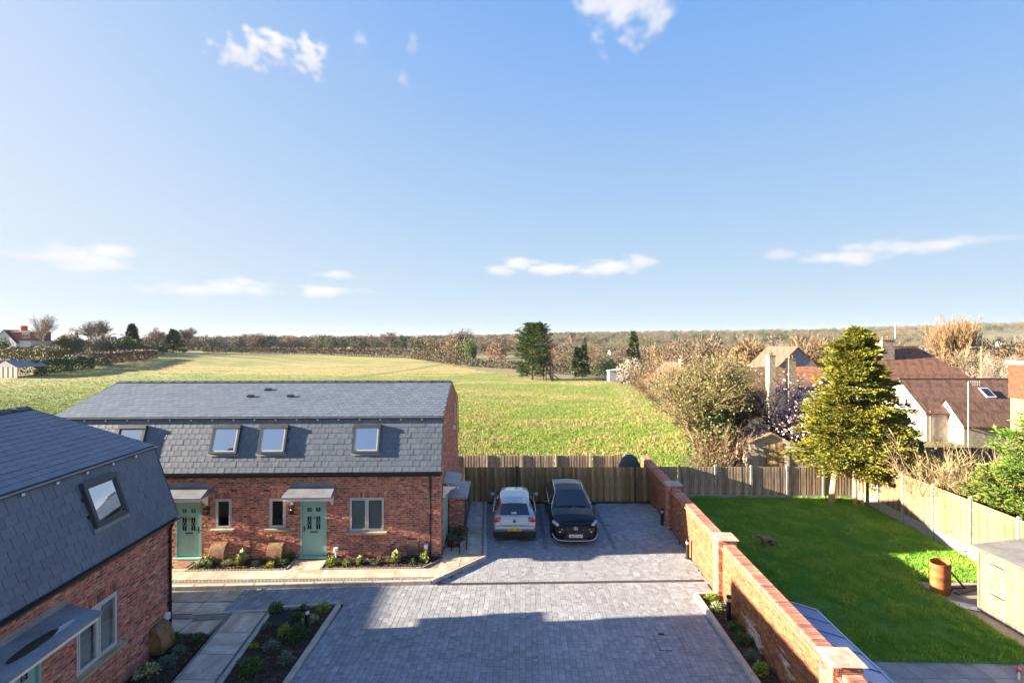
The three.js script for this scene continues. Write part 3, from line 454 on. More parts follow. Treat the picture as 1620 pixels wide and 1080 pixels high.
{
  const R = RNG(51), list = [];
  const shade = (x, D) => { const n = fbm(x * .35, D * .35, 6, 3); return clamp(Math.floor((R() * .75 + .12 + n * .8) * 8), 0, 7); };
  const tone = [4, 2, 7, 0, 5, 1, 3, 6];
  for (let u = -9; u < 7; u += .155) { let v = 6.6 + R() * .1; while (v < 16) { const li = R.pick([0, 1, 1, 2, 2]), l = lens[li], D = v + l / 2, x = u + .026 * D - .35; v += l + .004; if (!inPoly(polyA, x, D)) continue; if (x > 3.75 && x < 4.45 && D > 12.3 && D < 12.95) continue; list.push({ p: [x, R.r(-.0022, .0022), -D], r: [R.r(-.008, .008), -.026, R.r(-.008, .008)], g: li * 2 + (R() < .5 ? 0 : 1), v: tone[shade(x, D)] }); } }
  for (let v = 15.7; v < 23.45; v += .155) { let u = -2.6 + R() * .1; while (u < 7) { const li = R.pick([0, 1, 1, 2, 2]); let l = lens[li], line = false; for (const x0 of [1.28, 3.9]) if (v > 18.2) { if (Math.abs(u - (x0 - .077)) < .003) { l = .15; line = true; } else if (u < x0 - .078 && u + l > x0 - .15) l = x0 - .077 - u - .004; } const x = u + l / 2, D = v + x * .02; u += l + .004; if (l < .02 || !inPoly(polyB, x, D) || D < 15.76) continue; const gi = line ? 1 : li; list.push({ p: [x, R.r(-.0022, .0022), -D], r: [R.r(-.008, .008), Math.PI / 2 - .02, R.r(-.008, .008)], s: [1, 1, l / lens[gi]], g: gi * 2 + (R() < .5 ? 0 : 1), v: line ? 8 + (R() < .5 ? 0 : 1) : tone[shade(x, D)] }); } }
  pieces('paver', 'pavers', list, paverGeo, paverM, PD, court, { seed: 52 });
  // manhole cover with recessed paving, drain channel
  const mh = part('manhole_cover', bx(.68, .02, .62, 4.1, -.008, -12.62), mat([.13, .13, .14], .5, { metalness: .3 }), court);
  for (let i = 0; i < 4; i++) for (let j = 0; j < 4; j++) part('paver', paverGeo[2 + (i + j) % 2], tints(paverM, [PC[(i * 3 + j) % 8]])[0], mh, [4.1 - .23 + i * .153, .006, -12.62 - .22 + j * .152]);
}
const drain = thing('drain_channel', 'long dark slotted drain channel crossing the block paving before the cars', 'drain', [0, 0, 0]);
{ const a = [-2.42, 15.63], b = [6.3, 15.87], L = Math.hypot(b[0] - a[0], b[1] - a[1]), t = Math.atan2(b[1] - a[1], b[0] - a[0]); drain.position.set(a[0], 0, -a[1]); drain.rotation.y = t; part('trough', bx(L, .02, .13, L / 2, -.004, 0), mat([.02, .019, .018], .8), drain); for (let i = 0; i < Math.floor(L / .5); i++) part('grating', merge([bx(.49, .012, .012, .25 + i * .5, .008, -.055), bx(.49, .012, .012, .25 + i * .5, .008, .055), ...[...Array(8)].map((_, k) => bx(.02, .012, .1, .03 + k * .06 + i * .5, .007, 0))]), mat([.10, .085, .075], .6), drain); }

// paths of sandstone slabs with kerbs
const slabM = mat([1, 1, 1], .8, { map: T.stone, bumpMap: T.grainB, bumpScale: .004 });
const slabT = tints(slabM, [[.58, .51, .41], [.62, .55, .45], [.54, .46, .36], [.60, .53, .44], [.57, .485, .37], [.64, .575, .475]]);
const kerbT = tints(mat([1, 1, 1], .85, { map: T.conc, bumpMap: T.grainB, bumpScale: .002 }), [[.52, .47, .40], [.56, .51, .44], [.49, .44, .375]]);
const settT = tints(mat([1, 1, 1], .85, { map: T.conc }), [[.34, .30, .25], [.27, .25, .22], [.38, .34, .28]]);
const hc = Math.cos(A1), hs = Math.sin(A1), LW = (x, z) => [-2.56 + x * hc + z * hs, 17.4 + x * hs - z * hc];   // main-house local to [X, D]
function insetPoly(p, e) { const cx = p.reduce((s, q) => s + q[0], 0) / p.length, cy = p.reduce((s, q) => s + q[1], 0) / p.length; return p.map(([x, y]) => { const d = Math.hypot(x - cx, y - cy); return [x - (x - cx) / d * e, y - (y - cy) / d * e]; }); }
let sk = 0; const RS = RNG(61);
function slab(parent, p, y0, y1, m) { const o = part('paving_slab', slabPoly(insetPoly(p, .006), y0, y1 + RS.r(-.002, .002)), m || slabT[Math.floor(RS() * 6)], parent); const u = o.geometry.attributes.uv, a = RS() * 5, b = RS() * 5, sw = RS() < .5; for (let i = 0; i < u.count; i++) { const x = u.getX(i), yy = u.getY(i); u.setXY(i, (sw ? x : yy) * .8 + a, (sw ? yy : x) * .8 + b); } return o; }
function kerbs(parent, a, b, w, y0, y1, len = .9, name = 'kerbstone', ms = kerbT) { const L = Math.hypot(b[0] - a[0], b[1] - a[1]), n = Math.max(1, Math.round(L / len)), t = Math.atan2(b[1] - a[1], b[0] - a[0]); for (let i = 0; i < n; i++) { const f = (i + .5) / n, g = cbox(L / n - .006, w, y1 - y0, .012, 1).rotateX(-Math.PI / 2); part(name, g, ms[Math.floor(RS() * ms.length)], parent, [lerp(a[0], b[0], f), y1 + RS.r(-.002, .002), -lerp(a[1], b[1], f)], [0, t, 0]); } }
const K = [[-11.0, 15.28], [-2.62, 15.66], [-.97, 17.46], [-1.27, 23.4]];   // kerb centre line
const fpath = struct('footpath', slabPoly([[-12.8, 15.3], [-2.6, 15.7], [-1.02, 17.46], [-1.3, 23.4], [-2.5, 23.4], [-2.56, 17.45], ...[[-10.2, 0.02]].map(q => LW(...q))], -.05, .098), mat([.30, .255, .2], .9, { map: T.conc }));
{
  for (let i = 0; i < 3; i++) kerbs(fpath, K[i], K[i + 1], .13, -.05, .13);
  for (let x = -10.4; x < -.1; x += .82) slab(fpath, [LW(x, .92), LW(x + .82, .92), LW(x + .82, 1.52), LW(x, 1.52)].reverse(), .09, .122);
  for (const [a, b] of [[-5.1, -4.0], [-9.55, -8.5]]) { const m = (a + b) / 2; slab(fpath, [LW(a, .13), LW(m, .13), LW(m, .91), LW(a, .91)].reverse(), .09, .122); slab(fpath, [LW(m, .13), LW(b, .13), LW(b, .91), LW(m, .91)].reverse(), .09, .122); }
  for (let x = -10.2; x < -9.5; x += .7) slab(fpath, [LW(x, .13), LW(x + .68, .13), LW(x + .68, .91), LW(x, .91)].reverse(), .09, .122);
  kerbs(fpath, LW(-10.4, 1.6), LW(-.05, 1.6), .09, .05, .12, .11, 'sett', settT);
  for (const q of [[[-2.52, 15.88], [-1.82, 16.66], [-1.82, 17.55], [-2.52, 17.55]], [[-1.81, 16.67], [-1.12, 17.42], [-1.12, 18.3], [-1.81, 18.3]], [[-2.52, 17.56], [-1.82, 17.56], [-1.82, 18.3], [-2.52, 18.3]]]) slab(fpath, q, .09, .122);
  for (let D = 18.31; D < 23.3; D += .85) slab(fpath, [[-1.86 - .02 * (D - 18), D], [-1.12 - .05 * (D - 17.5), D], [-1.12 - .05 * (D - 16.65), D + .85], [-1.86 - .02 * (D - 17.1), D + .85]], .09, .122);
  for (const D of [18.31, 18.9]) slab(fpath, [[-2.52, D], [-1.87, D], [-1.87, D + .58], [-2.52, D + .58]], .09, .121);
}
// beds with bark mulch
const mulchM = mat([1, 1, 1], .95, { map: T.dirt, bumpMap: T.grainB, bumpScale: .02 });
const chipG = (() => { const R = RNG(3), s = new Soup(); for (let i = 0; i < 7; i++) { const p = V(R.r(-.06, .06), R.r(0, .012), R.r(-.06, .06)), d = V(R.r(-1, 1), R.r(-.1, .35), R.r(-1, 1)).normalize(); s.blade(p, d, R.r(.03, .06), .022, mixc([[.09, .045, .022], [.05, .028, .016], [.14, .075, .04], [.03, .02, .014]], R, .2), R); } return s.geo(); })();
function bed(pts, y, edge) { const b = struct('planting_bed', slabPoly(pts, -.1, y), mulchM); const R = RNG(pts.length * 97 + Math.round(pts[0][0] * 10)), xs = pts.map(p => p[0]), ds = pts.map(p => p[1]), l = []; const A = (Math.max(...xs) - Math.min(...xs)) * (Math.max(...ds) - Math.min(...ds)); for (let i = 0; i < A * 260; i++) { const x = R.r(Math.min(...xs), Math.max(...xs)), D = R.r(Math.min(...ds), Math.max(...ds)); if (inPoly(pts, x, D)) l.push({ x, y: y + .002, D, t: R() * 6.28, s: R.r(.7, 1.3), g: 0 }); } scatter('bark_chips', [chipG], l, null, null, null, b); return b; }
const bed1 = bed([LW(-8.42, .05), LW(-8.42, .84), LW(-5.16, .84), LW(-5.16, .05)], .13), bed2 = bed([LW(-3.94, .05), LW(-3.94, .84), LW(-.55, .84), LW(.05, .15), LW(.02, .05)], .13);
kerbs(bed1, LW(-8.46, .88), LW(-5.12, .88), .07, .06, .15, .1, 'sett', settT); kerbs(bed1, LW(-8.46, .1), LW(-8.46, .84), .07, .06, .15, .38, 'edging', settT); kerbs(bed1, LW(-5.12, .1), LW(-5.12, .84), .07, .06, .15, .38, 'edging', settT);
kerbs(bed2, LW(-3.98, .88), LW(-.55, .88), .07, .06, .15, .1, 'sett', settT); kerbs(bed2, LW(-3.98, .1), LW(-3.98, .84), .07, .06, .15, .38, 'edging', settT); kerbs(bed2, LW(-.52, .88), LW(.1, .16), .07, .06, .15, .48, 'edging', settT);
const lpath = struct('garden_path', merge([slabPoly([[-8.15, 14.05], [-7.84, 11.1], [-7.4, 6.6], [-6.25, 6.6], [-6.72, 11.2], [-7.0, 14.12]], -.05, .0), slabPoly([[-11, 12.95], [-8.1, 12.95], [-8.12, 14.0], [-11, 13.75]], -.05, .0)]), mat([.25, .22, .18], .9, { map: T.conc }));
{
  const lx = D => lerp(-8.12, -7.84, (14.0 - D) / 2.9), rx = D => lerp(-7.06, -6.78, (14.0 - D) / 2.9);
  for (let D = 13.95; D > 6.8; D -= .92) slab(lpath, [[lx(D - .91) + .07, D - .91], [rx(D - .91) - .07, D - .91], [rx(D) - .07, D + (D > 13.9 ? .04 : 0)], [lx(D) + .07, D]], -.01, .02);
  kerbs(lpath, [-8.06, 13.6], [-7.36, 6.7], .06, -.05, .022, .2, 'sett', settT); kerbs(lpath, [-6.98, 14.02], [-6.26, 6.7], .12, -.05, .07, .9);
  kerbs(lpath, [-9.2, 13.9], [-7.04, 14.13], .1, -.05, .03, .9); kerbs(lpath, [-7.0, 14.13], [-5.12, 14.42], .11, -.05, .09, .9); kerbs(lpath, [-5.14, 14.34], [-5.22, 6.7], .13, -.06, .09, .9);
  for (const [a, b] of [[-10.9, -9.0], [-8.98, -8.16]]) slab(lpath, [[a, 12.98], [b, 12.98], [b, 13.62], [a, 13.5]], -.01, .02);
  for (let k = 0; k < 2; k++) kerbs(lpath, [-10.9, 13.55 + k * .1], [-8.2, 13.72 + k * .1], .08, -.05, .015, .12, 'sett', settT);
  for (let a = -10.9; a < -8.5; a += .83) for (const [d0, d1] of [[13.86, 14.5], [14.51, 15.18]]) slab(lpath, [[a, d0 + (a + 10.9) * .04], [a + .82, d0 + (a + 11.7) * .04], [a + .82, d1 + (a + 11.7) * .02], [a, d1 + (a + 10.9) * .02]], -.02, .012);
}
const bed3 = bed([[-6.92, 14.04], [-6.2, 6.7], [-5.28, 6.7], [-5.21, 14.28]], .03), bed4 = bed([[-9.02, 12.9], [-8.55, 6.7], [-7.45, 6.7], [-8.12, 12.9]], .02);
const bed5 = bed([[5.75, 14.8], [5.6, 6.7], [5.98, 6.7], [6.33, 14.8]], .05);
kerbs(bed5, [5.66, 14.86], [5.52, 6.7], .13, -.06, .13, .9); kerbs(bed5, [5.72, 14.88], [6.34, 14.92], .1, -.06, .12, .65);

// ---------- boundary wall with piers ----------
const gwall = thing('garden_wall', 'long red brick boundary wall with stone-capped piers between courtyard and lawn', 'wall', [6.93, 0, -26], -92.86 * Math.PI / 180);
{
  const R = RNG(71), L = 21, h = 1.6, TH = .33, body = part('wall_body', bx(L, h + .7, TH - .012, L / 2, (h - .7) / 2, -TH / 2), mat([.36, .25, .15], .95, { map: T.conc }), gwall);
  const bl = layBricks(0, L, 0, h, [[5.43, -1, 5.87, 3], [10.98, -1, 11.42, 3], [16.63, -1, 17.07, 3]], R);
  // efflorescence on the lower courses of the nearest bays
  const cols = [[.275, .09, .034], [.31, .105, .039], [.235, .072, .031], [.34, .122, .044], [.19, .066, .035], [.29, .096, .039], [.365, .146, .055], [.6, .5, .45], [.46, .34, .29]];
  for (const b of bl) { const x = b.p[0], y = b.p[1]; b.v = Math.floor(R() * 7); const e = fbm(x * .9, y * 1.3, 4, 3) + .35 * smooth(1.2, .1, y) * smooth(12, 14, x) + R.r(-.12, .12); if (x > 12 && y < 1.2 && e > .38) b.v = e > .46 ? 7 : 8; }
  pieces('brick', 'bricks', bl, brickGeo, brickM, cols, body, { seed: 72 });
  part('tile_creasing', bx(L, .03, TH + .1, L / 2, h + .016, -TH / 2), mat([.46, .22, .12], .85, { map: T.brick }), gwall);
  const cg = [cbox(.066, .33, .11, .006, 1.3).rotateX(-Math.PI / 2), cbox(.064, .33, .11, .008, 1.1).rotateX(-Math.PI / 2)], cm = tints(brickM, BR), piers = [5.65, 11.2, 16.85];
  let n = 0; for (let x = .04; x < L; x += .0765) { if (piers.some(p => Math.abs(p - x) < .25)) continue; part('coping_brick', cg[n++ % 2], cm[Math.floor(R() * 8)], gwall, [x, h + .138 + R.r(-.002, .002), -TH / 2], [0, 0, R.r(-.012, .012)]); }
  for (const px of piers) {
    const p = part('pier', bx(.41, 2.5, .52, 0, .6, 0), mortarM, gwall, [px, 0, -TH / 2 + .02]);
    const f = layBricks(-.22, .22, 0, 1.83, [], R), sides = [];
    for (const b of f) { sides.push({ ...b, p: [b.p[0], b.p[1], .275 + b.p[2]] }); sides.push({ ...b, p: [-b.p[0], b.p[1], -.275 - b.p[2]], r: [0, Math.PI, 0] }); }
    for (const b of layBricks(-.27, .27, 0, 1.83, [], R)) { sides.push({ ...b, p: [.22 + b.p[2], b.p[1], -b.p[0]], r: [0, Math.PI / 2, 0] }); sides.push({ ...b, p: [-.22 - b.p[2], b.p[1], b.p[0]], r: [0, -Math.PI / 2, 0] }); }
    pieces('brick', 'bricks', sides.filter(s => Math.abs(s.p[0]) > .2 || s.p[2] > 0 || s.p[1] > 1.5), brickGeo, brickM, BR, p, { seed: 73 + px, max: 120 });
    part('pier_cap', metreUV((() => { const g = new THREE.CylinderGeometry(.36, .42, .06, 4, 1); g.rotateY(Math.PI / 4); g.scale(.56 / .594, 1, .66 / .594); return g; })()), slabT[3], p, [0, 1.885, 0]);
  }
}

// ---------- fences ----------
const boardM = mat([1, 1, 1], .85, { map: T.wood, bumpMap: T.woodB, bumpScale: .002 });
const concM = mat([.40, .385, .355], .9, { map: T.conc, bumpMap: T.grainB, bumpScale: .003 });
function fence({ label, a, b, y0, posts, h, gravel = .15, cols, bw = .1, wedge = .07, seed, group, postTop = .06, postM = concM, noPosts, gap = 0, jitH = .004 }) {
  const L = Math.hypot(b[0] - a[0], b[1] - a[1]), t = Math.atan2(b[1] - a[1], b[0] - a[0]), F = thing('fence', label, 'fence', [a[0], y0, -a[1]], t, group), R = RNG(seed);
  if (!noPosts) for (const x of posts) { const p = part('post', cbox(.1, h + gravel + postTop + .3, .11, .008, 1).translate(0, (h + gravel + postTop - .3) / 2, .055), postM, F, [x, 0, 0]); part('post_cap', (() => { const g = new THREE.CylinderGeometry(.05, .072, .035, 4, 1); g.rotateY(Math.PI / 4); return metreUV(g); })(), postM, p, [0, h + gravel + postTop + .017, 0]); }
  const ps = noPosts ? [0, L] : [0, ...posts.filter(x => x > .2 && x < L - .2), L];
  for (let i = 0; i < ps.length - 1; i++) { const w = ps[i + 1] - ps[i] - .1, cx = (ps[i] + ps[i + 1]) / 2; if (w < .2) continue; if (gravel) for (let k = 0; k < Math.max(1, Math.round(gravel / .23)); k++) { const n = Math.max(1, Math.round(gravel / .23)), gh = gravel / n; part('gravel_board', cbox(w, gh - .006, .05, .008, 1), concM, F, [cx, gh * (k + .5), .012 - k * .003]); } for (const ry of [.3, h - .35]) part('rail', bx(w, .07, .04, cx, gravel + ry, -.045), boardM, F); }
  const g = [0, 1, 2].map(k => { const q = cbox(bw * 1.12, h, .014, .002, 1), u = q.attributes.uv; for (let i = 0; i < u.count; i++) u.setXY(i, u.getX(i) * 1.2 + k * .31, u.getY(i) * .5 + k * .27); return q; }), ms = tints(boardM, cols);
  let n = 0; for (let x = bw / 2; x < L - bw / 3; x += bw + gap) { if (!noPosts && posts.some(p => Math.abs(p - x) < .05)) continue; part('board', g[n % 3], ms[Math.floor(R() * cols.length)], F, [x + R.r(-.003, .003), gravel + h / 2 + .003 + R.r(-jitH, jitH), .004 + R.r(-.002, .002)], [0, wedge + R.r(-.02, .02), 0]); n++; }
  return F;
}
const oak = [[0.422, 0.265, 0.115], [0.497, 0.321, 0.142], [0.348, 0.214, 0.097], [0.558, 0.377, 0.174], [0.298, 0.186, 0.082]];
const grey = [[.45, .345, .24], [.50, .385, .275], [.40, .30, .21], [.53, .42, .305]];
const fresh = [[.30, .205, .115], [.33, .23, .135], [.27, .18, .10], [.35, .25, .15], [.29, .19, .098]];
const f1 = fence({ label: 'brown close-board timber fence right behind the two parked cars', a: [-2.3, 23.5], b: [6.74, 23.5], y0: 0, noPosts: true, posts: [], h: 1.74, gravel: 0, cols: oak, bw: .105, wedge: .05, seed: 81, jitH: .012 });
for (const x of [2.55, 8.28]) part('post', bx(.1, 1.8, .07, x, .9, .03), tints(boardM, [[.10, .07, .045]])[0], f1);
part('base_rail', bx(9.0, .08, .05, 4.52, .05, .03), tints(boardM, [[.10, .07, .045]])[0], f1);
fence({ label: 'sunlit slatted fence with concrete posts at the edge of the field, above the brown fence', a: [-3.4, 26.9], b: [7.1, 26.9], y0: -.15, posts: [.0, 2.02, 3.94, 5.86, 7.78, 9.7], h: 1.5, cols: grey, bw: .155, wedge: -.045, seed: 82, group: 'fences' });
fence({ label: 'garden end fence with concrete posts, half in shadow, in front of the scrub', a: [7.3, 25.9], b: [18.25, 25.75], y0: -.5, posts: [1.66, 3.57, 5.48, 7.39, 9.3], h: 1.5, cols: grey, bw: .155, wedge: -.045, seed: 83 });
fence({ label: 'pale new timber fence with concrete posts sloping along the right of the lawn', a: [18.3, 25.6], b: [16.95, 12.2], y0: -.5, posts: [1.7, 3.45, 5.24, 7.1, 9.08, 11.0, 12.9], h: 1.8, gravel: .46, cols: fresh, bw: .12, wedge: .03, seed: 84 });

// ---------- lawn, patio, shed corner ----------
const lawnPoly = [[7.1, 12.72], [13.95, 12.5], [14.02, 16.8], [17.35, 16.75], [18.2, 25.75], [7.1, 25.85]];
T.lawn = tex(512, (u, v) => { const a = tn(u, v, 6, 5, 91), f = tn(u, v, 70, 2, 93), q = clamp(.5 + a * .6 + f * .5); return lin(lerp(.07, .16, q), lerp(.17, .29, q), lerp(.015, .035, q)); });
const lawn = struct('lawn', flat(lawnPoly, -.5, .25), mat([1, 1, 1], .95, { map: T.lawn }));
{
  const R = RNG(95), gs = [tuftGeo(R, 16, .12, .1, [[.15, .33, .025], [.185, .37, .032]]), tuftGeo(R, 16, .14, .1, [[.23, .385, .038], [.30, .40, .055]]), tuftGeo(R, 14, .07, .1, [[.115, .28, .022], [.15, .30, .034]])], pts = [];
  for (let i = 0; i < 42000; i++) { const x = R.r(7.1, 18.2), D = R.r(12.45, 25.85); if (!inPoly(lawnPoly, x, D)) continue; const n = fbm(x * .9, D * .9, 3, 3) + .7 * fbm(x * .22, D * .22, 9, 2) + R.r(-.2, .2); pts.push({ x, y: -.502, D, t: R() * 6.28, s: R.r(.7, 1.3) * (1 + .7 * fbm(x * 1.6, D * 1.6, 1, 3)), sy: R.r(.6, 1.1), g: n > .1 ? 1 : n > -.12 ? 0 : 2 }); }
  scatter('lawn_grass', gs, pts, null, null, null, lawn);
}
const patioM = mat([1, 1, 1], .85, { map: T.conc, bumpMap: T.grainB, bumpScale: .002 }), patT = tints(patioM, [[.40, .37, .345], [.43, .40, .37], [.37, .345, .325]]);
const patio = struct('patio', flat([[7.0, 9], [17, 9], [17, 12.35], [7.0, 12.75]], -.56), mat([.2, .19, .18], .9));
for (let D = 9.0; D < 12.6; D += .6) for (let x = 7.1; x < 15.2; x += .6) { const f = D + (D > 11.9 ? .1 : 0); slab(patio, [[x, D], [x + .594, D], [x + .594, D + .594 + (D > 11.9 ? .14 : 0) - (D > 11.9 ? (x - 7) * .03 : 0)], [x, D + .594 + (D > 11.9 ? .14 - (x - 7) * .03 : 0)]], -.55, -.512, patT[Math.floor(RS() * 3)]); }
const pad = struct('concrete_path', slabPoly([[13.97, 12.4], [14.3, 9], [17.2, 9], [17.3, 16.75], [14.02, 16.82]], -.58, -.49), mat([.42, .355, .28], .9, { map: T.conc, bumpMap: T.grainB, bumpScale: .006 }));
{ // timber shed
  const Sh = thing('garden_shed', 'pale timber shed with grey felt roof and strap-hinged door at the right edge', 'shed', [14.5, -.49, -15.0], 0), pine = [[.33, .235, .135], [.36, .265, .16], [.30, .21, .12], [.38, .285, .18]], ms = tints(boardM, pine), R = RNG(97);
  const hL = 1.93, slope = .115, Wd = 2.55, Ln = 4.4, top = z => hL + slope * z;
  part('shed_body', ext([[0, .12], [Wd, .12], [Wd, top(Wd)], [0, top(0)]], Ln - .04), mat([.3, .22, .14], .9), Sh, [.02, 0, .02]);
  part('base', bx(Wd + .04, .14, Ln + .04, Wd / 2, .07, Ln / 2), mat([.23, .20, .165], .9, { map: T.wood }), Sh);
  const hb = (x, y, z, w, d, ax) => part('board', bx(ax ? w : .018, .115, ax ? .018 : w, 0, 0, 0), R.pick(ms), Sh, [x, y, z]);
  for (let y = .2; y < hL - .02; y += .12) { hb(.008, y, .2, .36, 0, 0); hb(.008, y, 3.3, 2.1, 0, 0); hb(Wd / 2, y, .008, Wd, 0, 1); }
  part('corner_trim', bx(.05, hL - .12, .06, .0, (hL + .12) / 2, .0), ms[3], Sh);
  for (let i = 0; i < 14; i++) part('door_board', cbox(.13, hL - .28, .02, .004).rotateY(-Math.PI / 2), R.pick(ms), Sh, [-.012, .2 + (hL - .28) / 2 - .02, .46 + i * .134]);
  for (const y of [1.62, .72]) part('hinge', bx(.008, .035, .42, -.018, y, .58), blackM, Sh);
  for (const z of [.42, 2.36]) part('door_trim', bx(.03, hL - .15, .05, -.006, hL / 2 + .05, z), ms[1], Sh);
  part('shed_roof', (() => { const g = bx(Wd + .3, .05, Ln + .3); g.rotateZ(Math.atan(slope)); g.translate(Wd / 2, hL + slope * Wd / 2 + .05, Ln / 2); return g; })(), mat([.20, .195, .195], .95, { map: T.conc, bumpMap: T.grainB, bumpScale: .004 }), Sh);
  part('roof_fascia', bx(.025, .09, Ln + .3, -.15, hL + .0, Ln / 2), ms[2], Sh);
  part('window', bx(.01, .5, .3, -.01, 1.35, 2.6), darkGlass, Sh);
}
{ // oval rusty drum
  const D = thing('rusty_drum', 'rusty open-topped oval metal drum on the path beside the shed', 'drum', [14.28, -.49, -16.1], .5), rust = mat([.34, .12, .035], .8, { map: T.brick, bumpMap: T.grainB, bumpScale: .004, side: THREE.DoubleSide });
  const pr = []; for (let i = 0; i <= 40; i++) { const y = i / 40; pr.push(new THREE.Vector2(.40 + (Math.abs(((y * 4) % 1) - .5) < .06 ? .012 : 0), y)); }
  const g = new THREE.LatheGeometry(pr, 40); g.scale(1, 1, .62); part('drum_body', g, rust, D); const rm = new THREE.TorusGeometry(.40, .014, 6, 40); rm.rotateX(Math.PI / 2); rm.scale(1, 1, .62); part('rim', rm, rust, D, [0, 1, 0]);
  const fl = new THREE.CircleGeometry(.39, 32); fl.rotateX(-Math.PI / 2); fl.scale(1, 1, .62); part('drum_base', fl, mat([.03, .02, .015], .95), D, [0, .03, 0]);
  part('vent_hole', bx(.17, .09, .04, .1, .12, .226), mat([.01, .008, .006], .9), D);
}
for (const [x, D, L, t, r, lab] of [[15.6, 16.4, 1.7, .05, .02, 'long weathered plank lying behind the rusty drum'], [15.2, 16.15, 1.1, .35, .03, 'short dark plank lying between the drum and the shed']]) solo('plank', bx(L, .05, .14), tints(boardM, [[.24, .17, .11]])[0], lab, 'plank', [x, -.465, -D], [0, t, 0], 'planks by the shed');
solo('timber_pole', bx(.05, 1.0, .05), tints(boardM, [[.4, .24, .12]])[0], 'orange-brown timber pole leaning against the shed corner', 'pole', [14.86, -.04, -16.2], [.15, 0, .75]);
{ const s = new THREE.PlaneGeometry(.75, .42, 14, 8), p = s.attributes.position; for (let i = 0; i < p.count; i++) p.setZ(i, .03 + .035 * fbm(p.getX(i) * 5, p.getY(i) * 5, 2, 3)); const g = mergeGeometries([s]); g.rotateX(-Math.PI / 2); solo('plastic_sack', metreUV(g), mat([.62, .60, .58], .6, { side: THREE.DoubleSide }), 'crumpled white plastic sack lying on the path below the drum', 'sack', [14.2, -.488, -15.25], [0, -.5, 0]); }
{ const W = thing('toy_bat', 'pink and white toy bat lying on the patio slabs', 'toy', [12.75, -.49, -12.15], .75); part('handle', cyl(.022, .028, .42, 0, 0, 0, 10).rotateZ(Math.PI / 2), mat([.6, .52, .42], .6), W, [0, .03, 0]); part('grip', cyl(.05, .035, .26, 0, 0, 0, 12).rotateZ(-Math.PI / 2), mat([.55, .05, .13], .5), W, [0, .045, 0]); part('tip', cyl(.03, .03, .1, 0, 0, 0, 10).rotateZ(-Math.PI / 2), mat([.04, .04, .06], .6), W, [.26, .045, 0]); }
{ // lean-to against the garden side of the wall
  const Ln = thing('lean_to_roof', 'low lean-to roof of blue-grey glossy panels along the garden side of the wall', 'lean-to', [6.66, 0, -11.75], -.05), pm = phys([.11, .21, .45], { roughness: .3, clearcoat: .4, clearcoatRoughness: .15 }), a = Math.atan2(.2, .72);
  for (let i = 0; i < 11; i++) part('roof_panel', (() => { const g = bx(.74, .018, .53); g.rotateZ(-a); return g; })(), pm, Ln, [.37, 1.42, .28 + i * .545]);
  for (let i = 0; i < 12; i++) part('glazing_bar', (() => { const g = bx(.75, .03, .018); g.rotateZ(-a); return g; })(), mat([.10, .13, .19], .4), Ln, [.37, 1.43, .008 + i * .545]);
  part('edge_trim', bx(.035, .06, 6.0, .745, 1.315, 3.0), mat([.5, .55, .62], .35), Ln); part('edge_trim', (() => { const g = bx(.76, .05, .03); g.rotateZ(-a); return g; })(), mat([.5, .55, .62], .35), Ln, [.37, 1.43, -.02]);
  for (const z of [.1, 2.9, 5.8]) part('leg', bx(.06, 1.78, .06, .7, .42, z), mat([.45, .47, .5], .4), Ln);
}
// tarpaulin-covered thing behind the brown fence
{ const pr = [[.62, 0], [.6, .5], [.55, 1.1], [.46, 1.55], [.3, 1.88], [.14, 2.02], [0.001, 2.05]].map(p => new THREE.Vector2(...p)); const g = new THREE.LatheGeometry(pr, 28), p = g.attributes.position; for (let i = 0; i < p.count; i++) { const k = 1 + .09 * Math.sin(Math.atan2(p.getZ(i), p.getX(i)) * 7) * (1 - p.getY(i) / 2.2); p.setX(i, p.getX(i) * k * 1.15); p.setZ(i, p.getZ(i) * k * .8); } g.computeVertexNormals(); solo('tarpaulin_cover', g, mat([.045, .05, .055], .7), 'dark grey tarpaulin over a tall garden item behind the brown fence', 'cover', [6.05, 0, -24.9]); }
struct('yard', slabPoly([[-3.4, 23.55], [6.78, 23.55], [7.0, 26.85], [-3.4, 26.85]], -.3, -.02), mat([.33, .3, .26], .9, { map: T.conc }));

